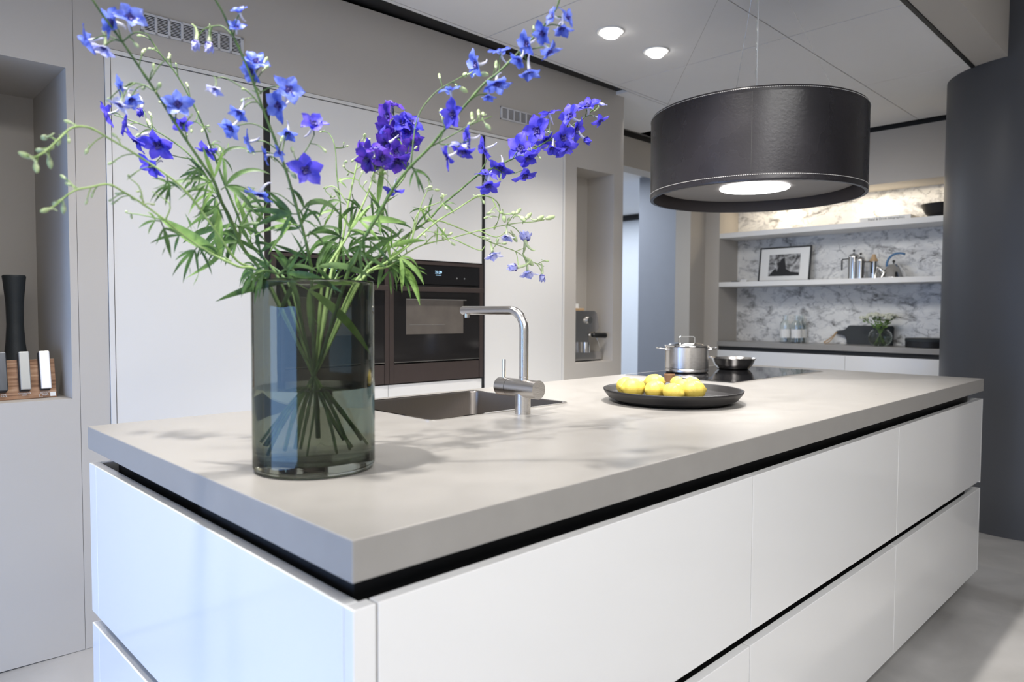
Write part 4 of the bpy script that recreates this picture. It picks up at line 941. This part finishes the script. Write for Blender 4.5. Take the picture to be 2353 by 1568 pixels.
delphinium('thin green delphinium stem just right of the tall left one, carrying only buds',
    [(612, 640), (575, 560), (540, 480), (515, 420), (497, 370), (482, 332), (469, 293), (437, 226), (402, 166), (364, 118), (338, 77)], 1.36, 1.22, .0026, .0010, 'stemd',
    bd=[(322, 82, 12), (345, 112, 12), (390, 130, 14), (405, 150, 10), (430, 195, 12), (455, 262, 12), (480, 300, 14), (465, 300, 12), (440, 300, 12), (478, 290, 12), (505, 345, 12), (430, 310, 10)],
    fl=[(477, 345, 46, 250, .4, 'd', 1)],
    tw=[[(469, 293), (450, 280), (430, 285)], [(497, 370), (520, 350), (525, 330)]],
    lf=[(551, 482, 22, 75, 5, 'leaf', .6), (551, 494, 86, 80, 2, 'leafl', -.1), (513, 509, 250, 95, 3, 'leafl', .1), (532, 590, 82, 85, 2, 'leafl', -.1), (497, 372, 60, 60, 3, 'leaf', .9), (482, 335, 20, 40, 3, 'leaf', .9), (560, 535, 200, 80, 5, 'leaf', .6), (590, 551, 8, 45, 4, 'leaf', .3), (600, 600, 95, 85, 3, 'leaf', .1)])
delphinium('delphinium stem with small sharp violet flowers at left, beneath the tall left stem',
    [(590, 645), (560, 575), (520, 490), (490, 430), (446, 367), (402, 328), (351, 297), (300, 277), (262, 264)], 1.42, 1.36, .0026, .0009, 'stemd',
    fl=[(250, 262, 50, 190, .15, 'd', 1), (292, 288, 42, 170, .5, 'd', 0), (312, 318, 62, 225, .3, 'd', 1), (365, 332, 64, 275, .85, 'd', 0), (352, 380, 56, 250, .6, 'd', 0), (325, 248, 30, 260, .2, 'd', 3)],
    bd=[(342, 283, 18), (318, 310, 14), (345, 262, 12)],
    lf=[(470, 400, 180, 60, 5, 'leaf', .6), (456, 545, 228, 80, 5, 'leaf', .5), (530, 520, 185, 90, 5, 'leaf', .5), (500, 450, 200, 70, 4, 'leaf', .7)],
    tw=[[(446, 367), (400, 358), (370, 345)]])
delphinium('long pale budding stem arching out to the far left, large blurred buds',
    [(580, 650), (545, 600), (495, 530), (440, 455), (395, 411), (325, 363), (252, 319), (204, 293), (165, 294), (137, 318), (105, 347), (78, 362), (62, 357)], 1.27, .92, .0022, .0012, 'steml',
    bd=[(60, 358, 28), (83, 384, 28), (114, 372, 28), (92, 345, 22), (103, 316, 28), (136, 326, 18), (158, 322, 16), (158, 281, 18), (200, 346, 18), (264, 312, 16), (255, 375, 14), (120, 338, 18), (300, 405, 12)],
    lf=[(371, 410, 285, 60, 3, 'leaf', .3), (400, 430, 190, 60, 4, 'leaf', .6)])
delphinium('pale budding stem arching left below the longest one, tip drooping before the niche',
    [(584, 655), (545, 612), (480, 580), (420, 540), (380, 507), (330, 470), (290, 445), (250, 424), (210, 430), (175, 437), (150, 452), (130, 470), (108, 483)], 1.25, .95, .0024, .0010, 'steml',
    bd=[(105, 483, 24), (126, 468, 20), (146, 478, 24), (146, 408, 17), (158, 424, 16), (199, 464, 13), (212, 448, 13), (255, 460, 12), (262, 466, 12), (270, 445, 13), (296, 405, 14), (290, 487, 12), (302, 497, 12), (325, 455, 12), (318, 440, 10), (350, 470, 12), (305, 458, 10)],
    tw=[[(380, 507), (330, 495), (292, 490)], [(330, 470), (320, 430), (296, 408)], [(380, 507), (390, 470), (350, 440)]],
    lf=[(530, 597, 152, 170, 3, 'leafl', .0), (456, 565, 232, 75, 5, 'leaf', .5), (456, 565, 290, 60, 3, 'leaf', .4), (420, 540, 185, 60, 4, 'leaf', .3), (371, 511, 290, 65, 3, 'leaf', .2), (371, 511, 175, 50, 3, 'leafl', .5), (500, 590, 120, 50, 3, 'leaf', .6)])
delphinium('delphinium stem rising in front of the upper vent, many open blue flowers',
    [(716, 645), (712, 600), (700, 545), (682, 478), (657, 392), (631, 319), (606, 255), (584, 195), (561, 137), (536, 83), (510, 25), (486, -14)], 1.27, 1.08, .0032, .0014, 'stemd',
    fl=[(551, 29, 36, 100, .5, 'l', 2), (543, 66, 38, 60, .8, 'l', 2), (588, 143, 50, 60, .8, 'l', 0), (580, 163, 48, 220, .8, 'l', 0), (552, 255, 48, 250, .5, 'l', 2), (532, 293, 52, 240, .6, 'l', 0), (573, 326, 46, 190, .15, 'l', 1), (662, 208, 60, 30, .85, 'l', 0), (643, 243, 60, 210, .85, 'l', 0), (662, 303, 42, 270, .5, 'l', 2), (720, 287, 58, 60, .7, 'd', 0), (702, 392, 66, 0, .9, 'd', 0), (597, 444, 58, 250, .1, 'l', 1), (612, 357, 34, 190, .3, 'l', 1), (640, 352, 32, 20, .3, 'l', 1), (452, 92, 36, 262, .2, 'w', 3), (481, 96, 36, 268, .2, 'w', 3), (495, 200, 42, 260, .3, 'w', 2)],
    bd=[(610, 140, 18), (612, 155, 14), (648, 320, 16), (672, 345, 18), (625, 362, 14), (560, 230, 14), (674, 402, 22), (745, 345, 14), (575, 350, 14), (560, 205, 12)],
    tw=[[(606, 255), (575, 215), (520, 180), (496, 180)], [(584, 195), (600, 215), (580, 208)], [(536, 83), (510, 60), (480, 62)], [(657, 392), (700, 350), (722, 310)]],
    lf=[(685, 492, 178, 105, 4, 'leaf', .2), (685, 517, 172, 115, 4, 'leafl', .25), (697, 545, 120, 105, 3, 'leaf', .1), (700, 488, 52, 100, 3, 'leaf', 1.0), (700, 545, 40, 70, 3, 'leaf', .9), (714, 640, 180, 150, 3, 'leaf', .15), (712, 600, 150, 90, 3, 'leaf', .2), (706, 620, 20, 110, 4, 'leaf', .4), (690, 520, 60, 70, 3, 'leaf', .8)])
delphinium('slender bare stem behind the centre flowers, ending in a hooked tip',
    [(766, 640), (780, 560), (783, 480), (774, 403), (770, 340), (757, 308), (740, 302)], 1.42, 1.48, .0017, .0008, 'stemd',
    bd=[(798, 336, 10), (738, 303, 10), (790, 330, 8)], tw=[[(770, 340), (785, 340), (798, 337)]],
    lf=[(783, 480, 200, 60, 2, 'leafl', .5), (774, 420, 30, 40, 3, 'leafl', .6)])
delphinium('bright yellow green stem in the middle, topped with buds and a purple blue cluster',
    [(757, 652), (772, 600), (789, 540), (800, 470), (815, 400), (824, 361), (830, 345)], 1.38, 1.45, .0030, .0012, 'steml',
    fl=[(828, 347, 42, 180, .4, 'p', 1), (855, 352, 50, 200, .7, 'p', 0), (866, 378, 46, 270, .5, 'p', 1)],
    bd=[(838, 312, 16), (846, 322, 12), (795, 372, 14), (812, 368, 12), (790, 382, 12), (745, 432, 10), (760, 452, 10), (768, 452, 10), (800, 400, 10), (830, 330, 12)],
    tw=[[(824, 361), (840, 335), (838, 315)], [(815, 400), (795, 390), (790, 375)], [(800, 470), (770, 430), (747, 436), (765, 455)]],
    lf=[(794, 548, 162, 120, 3, 'leaf', .9), (794, 548, 145, 90, 4, 'leaf', .6), (794, 548, 30, 70, 4, 'leaf', .5), (794, 548, 250, 75, 5, 'leaf', .3), (794, 548, 215, 85, 4, 'leaf', .5), (811, 449, 280, 55, 2, 'leaf', .1), (790, 470, 150, 60, 3, 'leaf', .9), (780, 580, 10, 90, 4, 'leaf', .5)])
delphinium('pale green stem beside the yellow green one, buds along it and purple flowers on top',
    [(742, 660), (762, 600), (790, 557), (810, 519), (845, 445), (859, 396), (868, 368)], 1.33, 1.40, .0030, .0012, 'steml',
    fl=[(845, 366, 54, 230, .7, 'p', 0), (877, 362, 48, 330, .6, 'p', 0), (862, 345, 44, 90, .5, 'p', 1)],
    bd=[(862, 414, 14), (885, 398, 14), (872, 392, 16), (840, 420, 10), (832, 395, 14), (905, 440, 8), (878, 385, 12)],
    tw=[[(859, 396), (875, 402), (885, 400)], [(845, 445), (825, 420), (832, 398)]],
    lf=[(848, 452, 310, 60, 2, 'leaf', .4), (811, 510, 15, 100, 3, 'leafl', .3), (800, 540, 60, 60, 3, 'leafl', .3), (830, 480, 170, 60, 3, 'leaf', .9)])
delphinium('delphinium stem crowned by the dense dark purple blue cluster in the centre',
    [(786, 648), (812, 592), (850, 520), (895, 450), (930, 405), (936, 365), (922, 330), (910, 300), (902, 250)], 1.42, 1.50, .0024, .0011, 'stemd',
    fl=[(903, 243, 44, 80, .4, 'p', 1), (893, 268, 56, 190, .7, 'p', 0), (888, 300, 56, 200, .7, 'p', 0), (906, 312, 56, 0, .9, 'p', 0), (936, 300, 60, 0, .85, 'd', 0), (945, 283, 46, 40, .6, 'd', 0), (946, 326, 46, 320, .6, 'p', 0), (890, 330, 52, 220, .6, 'p', 0), (908, 348, 48, 0, .7, 'p', 0), (914, 368, 56, 280, .5, 'p', 0), (880, 318, 46, 180, .5, 'd', 1), (923, 284, 44, 30, .8, 'd', 0), (905, 436, 44, 260, .1, 'd', 1)],
    bd=[(955, 340, 10), (870, 345, 10)],
    lf=[(877, 503, 80, 60, 2, 'leafl', .3), (900, 470, 250, 60, 3, 'leaf', .4), (850, 520, 20, 70, 3, 'leaf', .5), (927, 528, 85, 90, 1, 'leafl', .1)])
delphinium('long dark stem running up right to the ceiling, light blue flowers to its tip',
    [(795, 650), (815, 600), (838, 547), (867, 498), (905, 431), (944, 382), (986, 340), (1021, 298), (1063, 249), (1112, 193), (1147, 165), (1196, 116), (1240, 70), (1275, 25), (1290, -14)], 1.27, 1.16, .0034, .0013, 'stemd',
    fl=[(1302, 42, 46, 20, .5, 'l', 1), (1292, 62, 44, 270, .3, 'l', 2), (1272, 38, 40, 160, .4, 'l', 0), (1248, 76, 46, 230, .6, 'l', 0), (1213, 100, 48, 200, .6, 'l', 0), (1262, 116, 46, 300, .15, 'l', 1), (1195, 135, 44, 230, .3, 'l', 2), (1216, 160, 50, 280, .15, 'l', 2), (1097, 148, 54, 190, .5, 'l', 0), (1150, 120, 46, 100, .15, 'l', 1), (1142, 190, 54, 280, .4, 'l', 0), (1122, 218, 32, 270, .2, 'l', 2), (1035, 208, 42, 100, .15, 'l', 1), (1042, 263, 56, 200, .85, 'd', 0), (1080, 318, 44, 180, .4, 'd', 0), (1030, 360, 48, 200, .2, 'd', 1), (1066, 346, 48, 260, .3, 'd', 1), (1055, 335, 40, 90, .2, 'w', 1)],
    bd=[(1063, 205, 24), (1070, 172, 24), (1015, 260, 24), (1010, 176, 14), (1110, 170, 24), (1226, 64, 12), (1140, 150, 18), (1100, 260, 18), (1120, 290, 22), (1110, 262, 18), (1085, 268, 20), (1080, 285, 18)],
    tw=[[(944, 382), (958, 275), (996, 217), (1038, 189), (1085, 165)], [(1021, 298), (1010, 330), (1045, 330), (1075, 325)], [(986, 340), (1040, 310), (1085, 285), (1130, 268)], [(1196, 116), (1225, 112), (1258, 105)]],
    lf=[(946, 382, 300, 60, 3, 'leaf', .5), (946, 382, 320, 50, 2, 'leaf', .8), (872, 480, 250, 60, 2, 'leafl', .4), (838, 547, 330, 70, 3, 'leaf', .3), (850, 540, 200, 60, 3, 'leaf', .4), (815, 600, 30, 95, 4, 'leaf', .1), (830, 560, 250, 70, 4, 'leaf', .3)])
delphinium('right hand delphinium stem with the sharpest deep violet flowers, reaching towards the pendant hood',
    [(838, 640), (870, 590), (916, 554), (951, 530), (989, 501), (1014, 473), (1056, 438), (1098, 403), (1133, 386), (1178, 365), (1224, 344), (1266, 319), (1310, 292), (1345, 268), (1366, 250)], 1.36, 1.75, .0030, .0012, 'stemd',
    fl=[(1351, 246, 46, 120, .7, 'd', 0), (1377, 243, 30, 60, .4, 'w', 2), (1378, 276, 34, 300, .3, 'd', 1), (1312, 268, 50, 150, .7, 'd', 0), (1322, 297, 46, 330, .5, 'd', 0), (1262, 262, 42, 110, .15, 'd', 1), (1236, 301, 60, 190, .85, 'd', 0), (1252, 322, 40, 300, .4, 'd', 1), (1293, 318, 56, 0, .9, 'd', 0), (1300, 338, 46, 280, .6, 'd', 1), (1342, 318, 28, 320, .3, 'd', 3), (1270, 338, 40, 260, .4, 'd', 2), (1198, 342, 60, 160, .9, 'd', 0), (1212, 362, 46, 290, .5, 'd', 1), (1228, 352, 36, 320, .3, 'd', 1), (1152, 384, 48, 250, .6, 'd', 0), (1206, 402, 50, 285, .25, 'd', 1), (1115, 342, 48, 200, .2, 'd', 1), (1118, 402, 44, 80, .4, 'd', 1), (1122, 424, 50, 275, .4, 'd', 0)],
    bd=[(1240, 362, 10), (1150, 410, 10)],
    tw=[[(1098, 403), (1115, 375), (1120, 352)], [(1133, 386), (1170, 400), (1200, 392)], [(1266, 319), (1262, 295), (1262, 270)]],
    lf=[(951, 530, 60, 45, 3, 'leaf', .3), (916, 554, 170, 75, 4, 'leaf', .5), (887, 575, 25, 65, 3, 'leafl', .4), (887, 580, 252, 80, 3, 'leaf', .4), (989, 501, 110, 60, 2, 'leaf', .9), (1014, 473, 20, 40, 2, 'leaf', .9), (870, 590, 70, 60, 2, 'leafl', .1)])
delphinium('pale budding stem at right, its tip bending down before the dark cabinet gap',
    [(852, 648), (890, 602), (945, 560), (1000, 512), (1048, 482), (1098, 452), (1130, 455), (1148, 475), (1145, 505), (1136, 525)], 1.34, 1.62, .0022, .0009, 'steml',
    bd=[(1110, 463, 14), (1124, 490, 14), (1152, 488, 14), (1158, 500, 22), (1137, 522, 12), (1100, 450, 14), (1180, 490, 22), (1200, 502, 22), (1118, 500, 12), (1015, 455, 14), (1003, 437, 14), (988, 430, 14), (1025, 478, 14), (985, 412, 10), (978, 478, 14), (1018, 448, 14), (1040, 560, 14)],
    tw=[[(1130, 455), (1150, 490), (1180, 492), (1205, 505)], [(945, 560), (965, 480), (985, 430), (985, 415)], [(945, 560), (960, 490), (1010, 465), (1020, 452)], [(1000, 512), (975, 490), (977, 480)]],
    lf=[(910, 590, 338, 85, 4, 'leafl', .9), (895, 600, 65, 60, 2, 'leafl', .1), (1000, 510, 300, 50, 2, 'leafl', .3)])
delphinium('thin stem with long pale green pods, the lowest right one, before the rightmost cupboard',
    [(860, 650), (895, 612), (935, 582), (975, 562), (1038, 547), (1101, 530), (1179, 514), (1225, 510), (1250, 506)], 1.36, 1.66, .0018, .0008, 'steml',
    bd=[(1262, 501, 24), (1240, 502, 22), (1213, 498, 22), (1190, 487, 20), (1168, 507, 14), (1035, 538, 13), (1018, 548, 13), (1182, 545, 22), (1000, 535, 12), (975, 540, 14), (1020, 530, 12)],
    fl=[(1164, 540, 34, 265, .3, 'w', 2), (1206, 553, 32, 110, .2, 'w', 3)],
    tw=[[(1101, 530), (1140, 545), (1164, 532)], [(1038, 547), (1100, 575), (1115, 565)], [(975, 562), (1000, 540), (1030, 540)]],
    lf=[(905, 605, 338, 100, 4, 'leafl', 1.0), (890, 612, 350, 75, 3, 'leaf', 1.2), (900, 610, 255, 60, 2, 'leaf', .5), (935, 582, 100, 50, 2, 'leafl', .5)])
delphinium('arching stem with pale lilac drooping half open flowers, above the tap at right',
    [(846, 652), (880, 610), (925, 555), (975, 512), (1010, 508), (1050, 522), (1091, 540), (1140, 562), (1185, 578), (1215, 598), (1250, 612)], 1.38, 1.66, .0020, .0008, 'steml',
    fl=[(1132, 580, 42, 285, .3, 'w', 2), (1208, 556, 34, 80, .3, 'w', 3), (1190, 614, 34, 185, .2, 'w', 3), (1212, 622, 42, 275, .3, 'w', 2), (1246, 630, 26, 265, .2, 'w', 3)],
    bd=[(1215, 600, 26), (1142, 555, 16), (1158, 560, 14), (1120, 548, 12), (1255, 600, 12), (1030, 515, 10)],
    tw=[[(1140, 562), (1135, 568)], [(1185, 578), (1205, 570)]],
    lf=[(925, 555, 130, 60, 3, 'leaf', .6), (880, 610, 20, 70, 4, 'leaf', .7), (975, 512, 60, 40, 2, 'leafl', .8), (860, 630, 200, 90, 4, 'leaf', .3)])
delphinium('short leafy delphinium stalk bending low over the left and front rim of the vase',
    [(668, 660), (640, 630), (612, 622), (590, 628)], 1.24, 1.2, .0026, .0014, 'stemd',
    lf=[(600, 628, 200, 60, 5, 'leaf', 1.2), (612, 622, 230, 60, 5, 'leaf', .8), (640, 630, 5, 150, 4, 'leaf', .35), (640, 628, 175, 90, 5, 'leaf', .8), (668, 650, 330, 170, 3, 'leafl', .35), (620, 622, 120, 60, 4, 'leaf', .4), (650, 632, 60, 80, 4, 'leaf', .5), (592, 630, 170, 45, 5, 'leaf', 1.4)])
